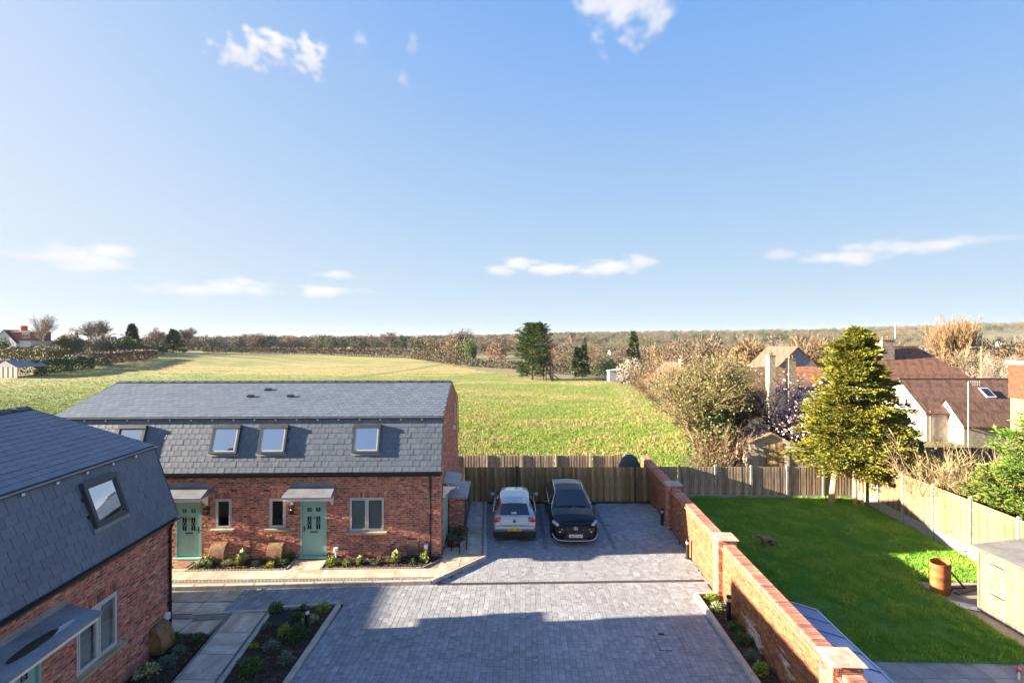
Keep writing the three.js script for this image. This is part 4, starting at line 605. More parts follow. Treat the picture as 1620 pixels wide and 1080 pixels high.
// ---------- cars ----------
function loftCar(st, hood, roofS, yb) {
  // st: [s, halfWidth, belt, top, halfTop]; hood: s of cowl, roofS: [roof front, roof rear, rear-window foot]
  const L = st[st.length - 1][0], S0 = []; const key = new Set(st.map(q => q[0])); for (let s = 0; s < L; s += .09) { if (![...key].some(k => Math.abs(k - s) < .04)) key.add(s); } const ss = [...key].sort((a, b) => a - b);
  const at = s => { let i = 0; while (i < st.length - 2 && s > st[i + 1][0]) i++; const a = st[i], b = st[i + 1], t = (s - a[0]) / (b[0] - a[0]); return a.map((v, k) => lerp(v, b[k], t)); };
  const NJ = 9; const sec = s => {
    const [, w, be, tp, wt] = at(s); const k = (s < hood) ? 0 : (s < roofS[0] ? (s - hood) / (roofS[0] - hood) : (s < roofS[1] ? 1 : s < roofS[2] ? 1 - (s - roofS[1]) / (roofS[2] - roofS[1]) : 0));
    const hw = [w * .86, w * .70, w * .38, 0], hy = [lerp(be, tp, .55), lerp(be, tp, .85), tp - .004, tp], rw = [wt + .03, wt - .05, wt * .55, 0], ry = [tp - .11, tp - .03, tp - .006, tp];
    return [[w * .9, yb], [w * .975, yb + .1], [w, lerp(yb, be, .42)], [w * .99, lerp(yb, be, .75)], [w * .955, be], ...[0, 1, 2, 3].map(i => [lerp(hw[i], rw[i], k), lerp(hy[i], ry[i], k)])];
  };
  const mk = test => { const P = [], I = [], id = new Map(); const v = (i, j, m) => { const key = i + '_' + j + '_' + m; if (!id.has(key)) { id.set(key, P.length / 3); const q = sec(ss[i])[j]; P.push(q[0] * m, q[1], L / 2 - ss[i]); } return id.get(key); };
    for (let i = 0; i < ss.length - 1; i++) for (let j = 0; j < NJ - 1; j++) for (const m of [-1, 1]) { if (!test((ss[i] + ss[i + 1]) / 2, j)) continue; const a = v(i, j, m), b = v(i + 1, j, m), c = v(i + 1, j + 1, m), d = v(i, j + 1, m); m > 0 ? I.push(a, b, c, a, c, d) : I.push(a, c, b, a, d, c); }
    const g = new THREE.BufferGeometry(); g.setAttribute('position', new THREE.Float32BufferAttribute(P, 3)); g.setIndex(I); g.computeVertexNormals(); return g; };
  const ws = (s, j) => s > hood + .05 && s < roofS[0] - .02 && j >= 6, rw = (s, j) => s > roofS[1] && s < roofS[2] - .02 && j >= 6, sd = (s, j) => j === 4 && s > hood + .35 && s < roofS[1] - .02;
  const cap = i => { const q = sec(ss[i]), sh = new THREE.Shape([...q.map(p => new THREE.Vector2(p[0], p[1])), ...q.slice(0, -1).reverse().map(p => new THREE.Vector2(-p[0], p[1]))]); const g = new THREE.ShapeGeometry(sh); g.translate(0, 0, L / 2 - ss[i] + (i ? .002 : -.002)); return g; };
  return { body: mk((s, j) => !ws(s, j) && !rw(s, j) && !sd(s, j) && j > 0), sill: mk((s, j) => j === 0), windscreen: mk(ws), rearw: mk(rw), side: mk(sd), capF: cap(0), capR: cap(ss.length - 1), L, at, sec };
}
function wheels(C, L, pos, tr, r, rimM) {
  for (const [z, x] of pos) { const s = Math.sign(x); const w = part('wheel', (() => { const g = new THREE.TorusGeometry(r - .09, .09, 10, 28); g.scale(1, 1, 1.15); g.rotateY(Math.PI / 2); return g; })(), mat([.012, .012, .012], .85), C, [x, r, z]); part('rim', merge([cyl(r - .13, r - .13, .04, 0, -.02, 0, 24).rotateZ(Math.PI / 2), ...[0, 1, 2, 3, 4].map(i => { const b = bx(.05, r * .66, .07, 0, r * .33, 0); b.rotateX(i * 1.2566); b.translate(s * .05, 0, 0); return b; })]), rimM, w); part('arch', (() => { const g = new THREE.TorusGeometry(r + .035, .03, 6, 24, Math.PI); g.rotateY(Math.PI / 2); return g; })(), mat([.012, .012, .012], .8), w, [s * -.0, .0, 0]); }
}
const plateM = { w: mat([.75, .75, .72], .4), y: mat([.80, .56, .02], .4) }, inkM = mat([.01, .01, .012], .5);
const carGlass = phys([.008, .011, .012], { roughness: .03, clearcoat: 1, clearcoatRoughness: .01 });
function plate(C, s, m, pos, rx, flip) { const p = part('number_plate', cbox(.52, .112, .012, .004), m, C, pos, [rx, flip ? Math.PI : 0, 0]); part('plate_text', text(s, .072, .003), inkM, p, [0, 0, .001]); }
{
  const C = thing('hatchback_car', 'silver hatchback car parked rear-on beside the footpath', 'car', [.1, 0, -21.05], Math.PI), silver = phys([.36, .375, .40], { roughness: .28, metalness: .6, clearcoat: 1, clearcoatRoughness: .06 });
  const b = loftCar([[0, .64, .56, .60, .5], [.1, .76, .66, .72, .5], [.45, .84, .80, .87, .55], [1.0, .87, .91, 1.0, .6], [1.8, .88, .95, 1.43, .585], [2.45, .88, .97, 1.48, .60], [3.2, .88, .98, 1.455, .58], [3.74, .87, .985, 1.37, .545], [4.06, .855, .96, 1.0, .52], [4.14, .845, .86, .93, .5], [4.19, .83, .60, .64, .48], [4.22, .80, .5, .53, .48]], 1.0, [1.8, 3.74, 4.06], .2);
  part('body', merge([b.body, b.capF, b.capR]), silver, C); part('sill', b.sill, blackM, C); part('windscreen', b.windscreen, carGlass, C); part('rear_window', b.rearw, carGlass, C); part('side_window', b.side, carGlass, C);
  const z = -b.L / 2;
  for (const s of [-1, 1]) {
    const g = new THREE.SphereGeometry(1, 20, 14); g.scale(.17, .105, .075); const t = part('tail_lamp', g, phys([.42, .012, .018], { roughness: .12, clearcoat: 1 }), C, [s * .66, .845, z + .075], [-.25, s * .42, 0]); part('lamp_core', new THREE.SphereGeometry(.05, 12, 8), phys([.75, .22, .2], { roughness: .15 }), t, [s * -.03, .02, -.045]);
    const m = part('door_mirror', (() => { const q = new THREE.SphereGeometry(1, 14, 10); q.scale(.11, .075, .06); return q; })(), s > 0 ? silver : silver, C, [s * .985, 1.0, b.L / 2 - 1.45]); part('mirror_glass', bx(.16, .1, .012, 0, 0, -.055), chromeM, m); part('mirror_arm', bx(.12, .04, .05, -s * .1, -.04, 0), blackM, m);
    part('window_line', bx(.012, .02, 2.4, s * .855, .985, -.35), chromeM, C);
  }
  part('bumper', (() => { const q = new THREE.CapsuleGeometry(.09, 1.44, 6, 12); q.rotateZ(Math.PI / 2); q.scale(1, 1.25, .75); return q; })(), silver, C, [0, .52, z + .04]);
  part('lower_bumper_shadow', bx(1.64, .24, .12, 0, .30, z + .02), blackM, C);  // black lower bumper, widened to paint in the tyres and shadow below
  part('boot_seam', merge([bx(1.12, .012, .012, 0, .64, z + .018), bx(.012, .16, .012, -.56, .72, z + .04), bx(.012, .16, .012, .56, .72, z + .04)]), mat([.12, .12, .13], .5), C);
  plate(C, 'EX57 XHU', plateM.y, [0, .50, z - .036], 0, true);
  { const e = part('badge', new THREE.CylinderGeometry(.062, .062, .018, 24).rotateX(Math.PI / 2), mat([.05, .06, .07], .25, { metalness: .6 }), C, [0, .80, z + .028], [-.2, 0, 0]); part('badge_ring', new THREE.TorusGeometry(.062, .007, 6, 24), chromeM, e, [0, 0, -.01]); const bar = (x, y, t) => { const q = bx(.009, .06, .006); q.rotateZ(t); q.translate(x, y, -.012); return q; }; part('badge_letters', merge([bar(-.013, .028, .42), bar(.013, .028, -.42), bar(-.036, -.012, .38), bar(-.013, -.02, -.4), bar(.013, -.02, .4), bar(.036, -.012, -.38)]), chromeM, e); }
  { const w = part('rear_wiper', bx(.42, .014, .014, .1, 0, 0), blackM, C, [.06, 1.04, z + .12], [0, 0, .06]); }
  part('window_sticker', bx(.2, .07, .004), mat([.5, .55, .55], .5), C, [.02, 1.07, z + .185], [.62 - 1.57 + 1.57, 0, 0]);
  part('roof_aerial', merge([new THREE.SphereGeometry(.03, 10, 8), cyl(.008, .004, .18, 0, 0, 0, 6).rotateX(-.6)]), whiteM, C, [0, 1.445, z + .75]);
  wheels(C, b.L, [[1.25, -.77], [1.25, .77], [-1.32, -.77], [-1.32, .77]], .77, .315, chromeM);
}
{
  const C = thing('suv_car', 'black sport utility car parked nose-out next to the silver hatchback', 'car', [2.44, 0, -20.85], 0), blk = phys([.006, .008, .011], { roughness: .14, specularIntensity: .55 });
  const b = loftCar([[0, .66, .60, .70, .5], [.05, .78, .70, .80, .5], [.22, .865, .82, .93, .55], [.6, .91, .93, 1.03, .6], [1.2, .92, 1.0, 1.1, .62], [2.05, .922, 1.04, 1.565, .60], [2.7, .922, 1.06, 1.635, .615], [3.5, .92, 1.09, 1.60, .60], [4.05, .90, 1.12, 1.50, .55], [4.45, .86, 1.08, 1.14, .52], [4.58, .82, .95, 1.0, .5], [4.64, .78, .7, .75, .5]], 1.2, [2.05, 4.05, 4.45], .24);
  part('body', merge([b.body, b.capF, b.capR]), blk, C); part('sill', b.sill, blackM, C); part('windscreen', b.windscreen, carGlass, C); part('rear_window', b.rearw, carGlass, C); part('side_window', b.side, carGlass, C);
  const z = b.L / 2, chr = mat([.72, .74, .78], .22, { metalness: .9 });
  const poly = (pts, m, name, d, p = C) => { const c = new THREE.CatmullRomCurve3(pts.map(q => V(...q)), false, 'catmullrom', .2); return part(name, new THREE.TubeGeometry(c, 20, d, 6), m, p); };
  // spindle grille
  const gp = [[-.42, .24], [.42, .24], [.40, .36], [.26, .52], [.30, .66], [.38, .74], [-.38, .74], [-.30, .66], [-.26, .52], [-.40, .36]]; const gr = part('grille', ext(gp, .05), mat([.008, .008, .009], .6), C, [0, 0, z - .03]);
  for (let y = .28; y < .72; y += .055) part('grille_bar', bx(y > .4 && y < .62 ? .48 : .68, .012, .02, 0, y, .05), mat([.03, .03, .032], .35), gr);
  for (const s of [-1, 1]) poly([[s * .43, .25, z + .02], [s * .40, .36, z + .03], [s * .27, .52, z + .03], [s * .31, .67, z + .025], [s * .39, .75, z - .02]], mat([.10, .10, .11], .3, { metalness: .8 }), 'grille_frame', .012);
  poly([[-.88, .42, z - .18], [-.74, .27, z - .0], [-.44, .235, z + .05], [0, .23, z + .055], [.44, .235, z + .05], [.74, .27, z - .0], [.88, .42, z - .18]], chr, 'lower_trim', .016);
  for (const s of [-1, 1]) {
    const hg = new THREE.SphereGeometry(1, 18, 12); hg.scale(.26, .075, .12); const h = part('headlamp', hg, phys([.30, .33, .36], { roughness: .08, clearcoat: 1, metalness: .3 }), C, [s * .66, .775, z - .19], [.2, s * .62, s * .22]); part('lens', new THREE.SphereGeometry(.04, 10, 8), whiteM, h, [s * -.02, .02, .08]);
    poly([[s * .88, .78, z - .38], [s * .70, .685, z - .1], [s * .50, .64, z + .0]], chr, 'daylight_strip', .02);
    part('fog_lamp', new THREE.SphereGeometry(.04, 10, 8), chr, C, [s * .60, .55, z - .02]);
    const m = part('door_mirror', (() => { const q = new THREE.SphereGeometry(1, 16, 10); q.scale(.125, .085, .075); return q; })(), blk, C, [s * 1.02, 1.1, z - 1.72]); part('mirror_glass', bx(.19, .12, .012, 0, 0, -.068), chromeM, m); part('mirror_arm', bx(.14, .04, .05, -s * .1, -.05, 0), blackM, m);
    poly([[s * .60, 1.50, z - 2.08], [s * .615, 1.565, z - 2.45], [s * .615, 1.585, z - 3.0], [s * .595, 1.53, z - 3.75]], chr, 'roof_rail', .016);
    poly([[s * .885, 1.04, z - 1.7], [s * .885, 1.075, z - 2.7], [s * .86, 1.12, z - 3.9]], chr, 'window_line', .009);
    poly([[s * .84, 1.02, z - 1.25], [s * .60, 1.52, z - 2.02]], chr, 'pillar_trim', .012);
  }
  poly([[-.80, .90, z - .62], [-.68, .885, z - .25], [-.42, .845, z - .07], [0, .85, z - .045], [.42, .845, z - .07], [.68, .885, z - .25], [.80, .90, z - .62]], mat([.03, .03, .032], .5), 'bonnet_seam', .008);
  plate(C, 'LM20 EVX', plateM.w, [0, .42, z + .07], -.05);
  { const e = part('badge', new THREE.TorusGeometry(.075, .011, 8, 28).scale(1, .74, 1), chr, C, [0, .695, z + .03], [-.35, 0, 0]); part('badge_letter', merge([bx(.014, .075, .01, -.018, .006, 0).rotateZ(-.3), bx(.06, .014, .01, .012, -.03, 0)]), chr, e); }
  for (const s of [-.25, .3]) part('wiper', bx(.5, .014, .016), blackM, C, [s, 1.135, z - 1.24], [-.1, 0, .05]);
  wheels(C, b.L, [[1.42, -.81], [1.42, .81], [-1.3, -.81], [-1.3, .81]], .81, .365, mat([.2, .2, .21], .3, { metalness: .8 }));
}

// ---------- bollard lights ----------
function bollard(x, D, y, label) { const B = thing('bollard_light', label, 'bollard', [x, y, -D], 0, 'bollard lights'); part('post', cyl(.065, .065, .52, 0, 0, 0, 18), blackM, B); part('base_plate', cyl(.09, .09, .015, 0, 0, 0, 18), blackM, B); part('lens', cyl(.05, .06, .1, 0, .52, 0, 16), mat([.72, .74, .76], .3), B); part('cap', merge([cyl(.068, .068, .05, 0, .62, 0, 18), new THREE.SphereGeometry(.068, 16, 6, 0, 6.283, 0, 1.5708).scale(1, .45, 1).translate(0, .67, 0)]), blackM, B); for (let i = 0; i < 3; i++) part('strut', bx(.012, .1, .012, Math.cos(i * 2.09) * .06, .57, Math.sin(i * 2.09) * .06), blackM, B); }
bollard(-5.5, 12.97, .03, 'black bollard light in the left planting bed by the path'); bollard(6.08, 13.55, .05, 'black bollard light in the narrow bed under the brick wall');
bollard(6.36, 17.5, 0, 'sunlit bollard light against the wall at the edge of the shadow'); bollard(6.44, 20.72, 0, 'bollard light in shade beside the far pier, next to the parking bays');
{ const c = solo('inspection_cover', merge([cyl(.36, .36, .03, 0, 0, 0, 32), ...[...Array(9)].map((_, i) => { const z = -.28 + i * .07, w = 2 * Math.sqrt(.33 * .33 - z * z); return bx(w, .014, .03, 0, .034, z); })]), mat([.022, .025, .027], .6), 'round dark ribbed cover lying in the left planting bed', 'cover', [-6.42, .04, -13.62]); }

// ---------- shrubs in the beds ----------
function shrubGeo(seed, n, r, h, leaf, cs, up = .3) { const R = RNG(seed), s = new Soup(); for (let k = 0; k < 7; k++) s.tube(V(0, 0, 0), rdir(R).multiplyScalar(r * .6).setY(h * R.r(.4, .7)), .008, .004, [.08, .06, .035], 3); for (let i = 0; i < n; i++) { const d = rdir(R); d.y = Math.abs(d.y) * .9 + .02; const q = Math.pow(R(), .35), p = V(d.x * r * q, .02 + d.y * h * q, d.z * r * q); const lump = 1 + .75 * fbm(d.x * 2.2 + seed, d.y * 2.2, d.z * 2.2, 3); p.multiplyScalar(lump); s.blade(p, V(d.x, d.y * .6 + up, d.z).add(rdir(R).multiplyScalar(.7)).normalize(), leaf * R.r(.7, 1.3), leaf * .5, mixc(cs, R, .22), R); } return s.geo(); }
const SH = {
  lime: shrubGeo(1, 420, .2, .32, .075, [[.22, .30, .03], [.16, .25, .03], [.30, .36, .06]]),
  green: shrubGeo(2, 420, .2, .3, .07, [[.06, .14, .02], [.09, .18, .03], [.045, .10, .018]]),
  varieg: shrubGeo(3, 380, .22, .26, .07, [[.40, .42, .20], [.16, .22, .07], [.5, .5, .28], [.12, .18, .05]]),
  grey: shrubGeo(4, 420, .22, .26, .06, [[.12, .19, .12], [.16, .22, .15], [.08, .14, .08]]),
  yellow: shrubGeo(5, 300, .18, .2, .07, [[.42, .40, .03], [.32, .34, .03], [.22, .26, .03]]),
  grass: shrubGeo(6, 340, .12, .36, .17, [[.34, .36, .14], [.42, .42, .2], [.2, .25, .07]], .9),
  dark: shrubGeo(7, 420, .22, .32, .07, [[.025, .065, .015], [.04, .09, .02]]),
};
const DESC = { lime: 'lime green', green: 'fresh green', varieg: 'cream variegated', grey: 'grey-green', yellow: 'yellow', grass: 'spiky pale', dark: 'dark green' };
function shrub(k, x, D, y, s, label, turn = 0) { s *= .84; const o = solo('shrub', SH[k], leafM, label, 'shrub', [x, y, -D], [0, turn, 0], 'small bedding shrubs'); o.scale.set(s * (1 + .22 * Math.sin(x * 31 + D * 17)), s * (1 + .25 * Math.sin(x * 47 + D * 29)), s * (1 + .22 * Math.cos(x * 23 + D * 41))); return o; }
const ordinal = ['first', 'second', 'third', 'fourth', 'fifth', 'sixth', 'seventh', 'eighth', 'ninth', 'tenth', 'eleventh', 'twelfth', 'thirteenth'];
{
  const row = (list, y, tail) => list.forEach(([k, x, D, s], i) => shrub(k, x, D, y, s, `${DESC[k]} shrub, ${ordinal[i]} ${tail}`, i * 1.7));
  row([['lime', ...LW(-8.25, .62), .75], ['varieg', ...LW(-8.08, .3), 1.0], ['green', ...LW(-7.86, .62), .7], ['varieg', ...LW(-7.3, .5), .8], ['grass', ...LW(-6.85, .45), .95], ['varieg', ...LW(-6.35, .5), .7], ['yellow', ...LW(-5.78, .62), .8], ['green', ...LW(-5.42, .5), .85], ['dark', ...LW(-5.3, .2), .9]], .13, 'from the left in the bed between the two front doors');
  row([['lime', ...LW(-3.72, .55), .95], ['yellow', ...LW(-3.2, .6), .75], ['grass', ...LW(-2.72, .55), .7], ['varieg', ...LW(-2.2, .6), .65], ['grass', ...LW(-1.52, .4), 1.15], ['green', ...LW(-.95, .5), .75], ['lime', ...LW(-.55, .35), .95]], .13, 'from the left in the bed under the double window');
  row([['green', -6.82, 13.95, 1.0], ['green', -6.1, 14.1, .6], ['lime', -5.48, 14.05, 1.05], ['varieg', -5.62, 13.45, 1.0], ['green', -6.05, 13.6, .85], ['grey', -6.7, 13.2, .9], ['lime', -6.05, 12.85, 1.0], ['dark', -5.62, 12.65, 1.15], ['grey', -6.15, 12.3, 1.1], ['yellow', -6.6, 12.35, .75], ['grey', -5.5, 11.75, 1.15], ['green', -6.2, 11.45, 1.2], ['grey', -6.5, 11.75, .8]], .03, 'from the far end of the wide bed left of the courtyard');
  row([['green', -8.8, 12.55, 1.0], ['green', -8.25, 12.65, .95], ['grey', -8.35, 12.1, .9], ['grey', -8.35, 11.7, 1.0], ['varieg', -8.55, 11.3, 1.1]], .02, 'from the far end of the bed along the near house');
  row([['lime', 6.05, 14.6, .95], ['varieg', 6.0, 14.1, .95], ['green', 6.05, 13.1, .95], ['green', 6.0, 12.55, 1.15], ['grey', 5.9, 11.9, .85], ['lime', 5.88, 11.4, 1.0]], .05, 'from the far end of the narrow bed under the brick wall');
  shrub('dark', -2.15, 19.25, .1, 1.5, 'dark green shrub in the corner by the brick store'); shrub('grey', -2.42, 19.05, .1, 1.0, 'small grey-green plant beside the brick store corner');
  shrub('dark', 7.6, 25.3, -.5, 1.5, 'round dark bush at the foot of the garden end fence by the wall');
}
{ // half barrel and folded chair by the side door
  const B = thing('half_barrel', 'brown wooden half barrel on the path by the side door', 'barrel', [-2.22, .12, -18.35]); const pr = [[.2, 0], [.235, .15], [.25, .3], [.24, .36]].map(p => new THREE.Vector2(...p)); part('staves', new THREE.LatheGeometry(pr, 24), tints(boardM, [[.2, .1, .045]])[0], B); part('soil', new THREE.CircleGeometry(.235, 24).rotateX(-Math.PI / 2).translate(0, .33, 0), mulchM, B); for (const y of [.07, .26]) { const t = new THREE.TorusGeometry(.228 + y * .05, .012, 6, 28); t.rotateX(Math.PI / 2); part('hoop', t, blackM, B, [0, y, 0]); }
  const Ch = thing('garden_chair', 'dark slatted garden chair beside the half barrel', 'chair', [-1.98, .12, -17.85], -.6), wm = tints(boardM, [[.07, .055, .04]])[0]; for (let i = 0; i < 5; i++) part('seat_slat', bx(.42, .02, .065, 0, .42, -.16 + i * .08), wm, Ch); for (let i = 0; i < 4; i++) part('back_slat', bx(.42, .06, .02, 0, .52 + i * .09, -.22 - i * .025), wm, Ch); for (const x of [-.2, .2]) { part('leg', bx(.03, .42, .03, x, .21, .16), blackM, Ch); part('leg', bx(.03, .84, .03, x, .42, -.23).rotateX(-.06), blackM, Ch); }
}
{ const B = solo('door_mat', bx(.8, .02, .5), mat([.35, .15, .06], .95, { map: T.dirt }), 'brown coir door mat before the left front door', 'mat'); const q = LW(-9.0, .45); B.position.set(q[0], .135, -q[1]); B.rotation.y = A1; B.material = mat([.33, .15, .07], .95, { map: T.grain, bumpMap: T.grainB, bumpScale: .006 }); }

// ---------- dog on the lawn ----------
{
  const D = thing('dog', 'brown rough-coated dog standing on the lawn with its head turned away', 'dog', [10.32, -.5, -19.55], .12);
  const J = { chest: V(-.14, .36, 0), mid: V(.03, .37, 0), hip: V(.2, .345, 0), neck: V(-.25, .44, .0), head: V(-.32, .52, .0), muz: V(-.43, .485, -.02) };
  const caps = [[J.chest, J.mid, .098, .085], [J.mid, J.hip, .085, .082], [J.chest, J.neck, .085, .058], [J.neck, J.head, .056, .06], [J.head, J.muz, .052, .028], [J.hip, V(.33, .30, .02), .03, .024], [V(.33, .30, .02), V(.42, .18, .03), .024, .014],
    [V(-.33, .56, .05), V(-.29, .47, .075), .02, .026], [V(-.33, .56, -.05), V(-.29, .47, -.075), .02, .026]];
  for (const s of [-1, 1]) { caps.push([V(-.16, .32, s * .06), V(-.165, .18, s * .065), .05, .032], [V(-.165, .18, s * .065), V(-.16, .03, s * .065), .03, .024], [V(-.16, .025, s * .065), V(-.2, .02, s * .065), .026, .02], [V(.2, .33, s * .055), V(.16 + s * .02, .23, s * .07), .068, .045], [V(.16 + s * .02, .23, s * .07), V(.25 + s * .02, .14, s * .07), .04, .026], [V(.25 + s * .02, .14, s * .07), V(.225 + s * .02, .03, s * .07), .026, .024], [V(.225 + s * .02, .025, s * .07), V(.18 + s * .02, .02, s * .07), .026, .02]); }
  const res = 60, mc = new MarchingCubes(res, mat([1, 1, 1]), false, false, 200000); mc.isolation = 0; const ext2 = .55, cen = V(0, .32, 0);
  const f = mc.field, pt = V(), ab = V(), ap = V();
  for (let k = 0; k < res; k++) for (let j = 0; j < res; j++) for (let i = 0; i < res; i++) { pt.set((i / res * 2 - 1) * ext2 + cen.x, (j / res * 2 - 1) * ext2 + cen.y, (k / res * 2 - 1) * ext2 + cen.z); let d = 9, acc = 0; for (const [a, b, r0, r1] of caps) { ab.subVectors(b, a); ap.subVectors(pt, a); const t = clamp(ap.dot(ab) / ab.lengthSq()); const q = ap.addScaledVector(ab, -t).length() - lerp(r0, r1, t); acc += Math.exp(-q * 62); } d = -Math.log(acc) / 62; f[i + j * res + k * res * res] = -d; }
  mc.update(); const n = mc.count, g = new THREE.BufferGeometry(), P = mc.positionArray.slice(0, n * 3), N = mc.normalArray.slice(0, n * 3); for (let i = 0; i < n; i++) { P[3 * i] = P[3 * i] * ext2 + cen.x; P[3 * i + 1] = P[3 * i + 1] * ext2 + cen.y; P[3 * i + 2] = P[3 * i + 2] * ext2 + cen.z; }
  g.setAttribute('position', new THREE.BufferAttribute(P, 3)); g.setAttribute('normal', new THREE.BufferAttribute(N, 3)); const C = new Float32Array(n * 3); for (let i = 0; i < n; i++) { const k = .85 + .5 * fbm(P[3 * i] * 14, P[3 * i + 1] * 14, P[3 * i + 2] * 14, 3), tan = smooth(.02, .1, P[3 * i + 1] - .36) * .5; C[3 * i] = lerp(.20, .34, tan) * k; C[3 * i + 1] = lerp(.135, .24, tan) * k; C[3 * i + 2] = lerp(.10, .15, tan) * k; } g.setAttribute('color', new THREE.BufferAttribute(C, 3));
  part('body', g, new THREE.MeshStandardMaterial({ vertexColors: true, roughness: .9 }), D); for (const s of [-1, 1]) part('eye', new THREE.SphereGeometry(.009, 8, 6), blackM, D, [-.37, .53, s * .035]); part('nose', new THREE.SphereGeometry(.018, 10, 8), blackM, D, [-.452, .49, -.022]);
  const col2 = new THREE.TorusGeometry(.062, .012, 6, 20); col2.rotateY(Math.PI / 2); part('collar', col2, mat([.25, .03, .025], .6), D, [-.235, .435, 0], [0, 0, -.7]);
}

// ---------- trees and shrubs ----------
function branchTree(seed, o) { // returns wood soup and the twig ends
  const R = RNG(seed), wood = new Soup(), ends = [];
  const go = (p, d, len, rad, lv) => {
    const n = lv === 0 ? 4 : 3; let q = p.clone(), dd = d.clone(), r = rad;
    for (let i = 0; i < n; i++) { const nx = q.clone().addScaledVector(dd, len / n), r1 = lerp(rad, rad * (o.taper || .55), (i + 1) / n); wood.tube(q, nx, r, r1, mixc(o.bark, R, .15), lv < 2 ? 6 : lv < 3 ? 4 : 3); q = nx; r = r1; dd.add(rdir(R).multiplyScalar(o.wig || .16)).add(V(0, o.up || .05, 0)).normalize(); if (lv > 0 || i > 1) { if (lv >= o.levels - 1) ends.push([q.clone(), dd.clone()]); else if (i >= 1 || lv > 0) { const k = o.kids || 2; for (let c = 0; c < k; c++) { const nd = dd.clone().addScaledVector(rdir(R), o.spread || .8).normalize(); if (nd.y < -.1) nd.y *= -.3; go(q.clone(), nd, len * R.r(.5, .78), r * .62, lv + 1); } } } }
    if (lv < o.levels - 1) go(q, dd, len * .62, r, lv + 1); else ends.push([q, dd]);
  };
  for (let s = 0; s < (o.stems || 1); s++) { const d = V(R.r(-1, 1) * (o.lean || .05), 1, R.r(-1, 1) * (o.lean || .05)).normalize(), b = V(R.r(-1, 1) * (o.base || 0), 0, R.r(-1, 1) * (o.base || 0)); go(b, d, o.h * (o.first || .34), o.rad, 0); }
  return { R, wood, ends };
}
function twigs(soup, R, ends, n, len, wid, cs, up = .25, spread = .8) { for (let i = 0; i < n; i++) { const [p, d] = ends[Math.floor(R() * ends.length)]; soup.blade(p.clone().addScaledVector(d, -R() * len * .6), d.clone().addScaledVector(rdir(R), spread).add(V(0, up, 0)).normalize(), len * R.r(.5, 1.2), wid, mixc(cs, R, .2), R); } }
function fit(obj, soups, h) { let m = 0; for (const s of soups) for (let i = 1; i < s.P.length; i += 3) if (s.P[i] > m) m = s.P[i]; const k = h / m; for (const s of soups) for (let i = 0; i < s.P.length; i++) s.P[i] *= k; }
function bareTree(name, seed, pos, o, label, category = 'tree', group) {
  const { R, wood, ends } = branchTree(seed, o), cr = new Soup(); twigs(cr, R, ends, o.twigs, o.tl, o.tw, o.cols, o.tup, o.tsp);
  if (o.extra) o.extra(cr, R, ends, wood);
  fit(null, [wood, cr], o.h); const t = thing(name, label, category, pos, R() * 6.28, group); if (o.sx) t.scale.set(o.sx, 1, o.sx); part('trunk', wood.geo(), barkM, t); part('crown', cr.geo(), leafM, t); return t;
}
function conifer(name, seed, pos, o, label, group) {
  const R = RNG(seed), w = new Soup(), c = new Soup();
  for (const [bx0, bz0, r] of o.trunks || [[0, 0, o.h * .018]]) { let p = V(bx0, 0, bz0), q; for (let i = 1; i <= 6; i++) { q = V(bx0 * (1 - i / 9) + R.r(-.05, .05), o.h * .9 * i / 6, bz0 * (1 - i / 9) + R.r(-.05, .05)); w.tube(p, q, r * (1.05 - (i - 1) / 6), r * (1.05 - i / 6), mixc(o.bark || [[.20, .13, .08]], R, .12), 8); p = q; } }
  for (let b = 0; b < o.branches; b++) {
    const t = Math.pow(R(), o.bias || .8), y = lerp(o.low, o.h * .98, t), a = R() * 6.2832, pr = o.prof(t) * (1 + (o.rag ?? .4) * fbm(Math.cos(a) * 1.5 + seed, t * 6, Math.sin(a) * 1.5, 3)) * R.r(.65, 1.15), L = o.r * pr; const dir = V(Math.cos(a), (o.droop ?? -.12) + R.r(-.1, .15) + t * .5, Math.sin(a)).normalize(); const p0 = V((o.leanX || 0) * t, y, 0);
    if (b % 4 === 0) w.tube(p0, p0.clone().addScaledVector(dir, L * .8), .03 * (1 - t * .7) * o.h / 9, .008, [.10, .07, .045], 3);
    for (let k = 0; k < o.sprays; k++) {
      const s = lerp(.22, 1.04, Math.pow(R(), .6)), fan = V(-dir.z, 0, dir.x).normalize(), fs = R.r(-1, 1), pp = p0.clone().addScaledVector(dir, L * s).addScaledVector(fan, fs * L * (o.fan ?? .2) * (1.15 - s * .6)).add(V(R.r(-.3, .3), R.r(-.45, .45), R.r(-.3, .3)).multiplyScalar(o.leaf)); pp.y -= (o.sag ?? .05) * L * s * s; const kc = mixc(o.cols, R, .25);
      const d = dir.clone().addScaledVector(fan, fs * .8).addScaledVector(rdir(R), o.rnd ?? .55).normalize(), sd = V(-d.z, R.r(-.35, .35), d.x).normalize(); const l = o.leaf * R.r(.7, 1.35);
      // a flat spray of three pointed leaflets
      c.blade(pp, d, l, l * .34, kc, R); c.blade(pp, d.clone().addScaledVector(sd, .7).normalize(), l * .75, l * .28, kc, R); c.blade(pp, d.clone().addScaledVector(sd, -.7).normalize(), l * .75, l * .28, kc, R);
    }
  }
  const t = thing(name, label, 'tree', pos, 0, group); part('trunk', w.geo(), barkM, t); part('crown', c.geo(), leafM, t); return t;
}
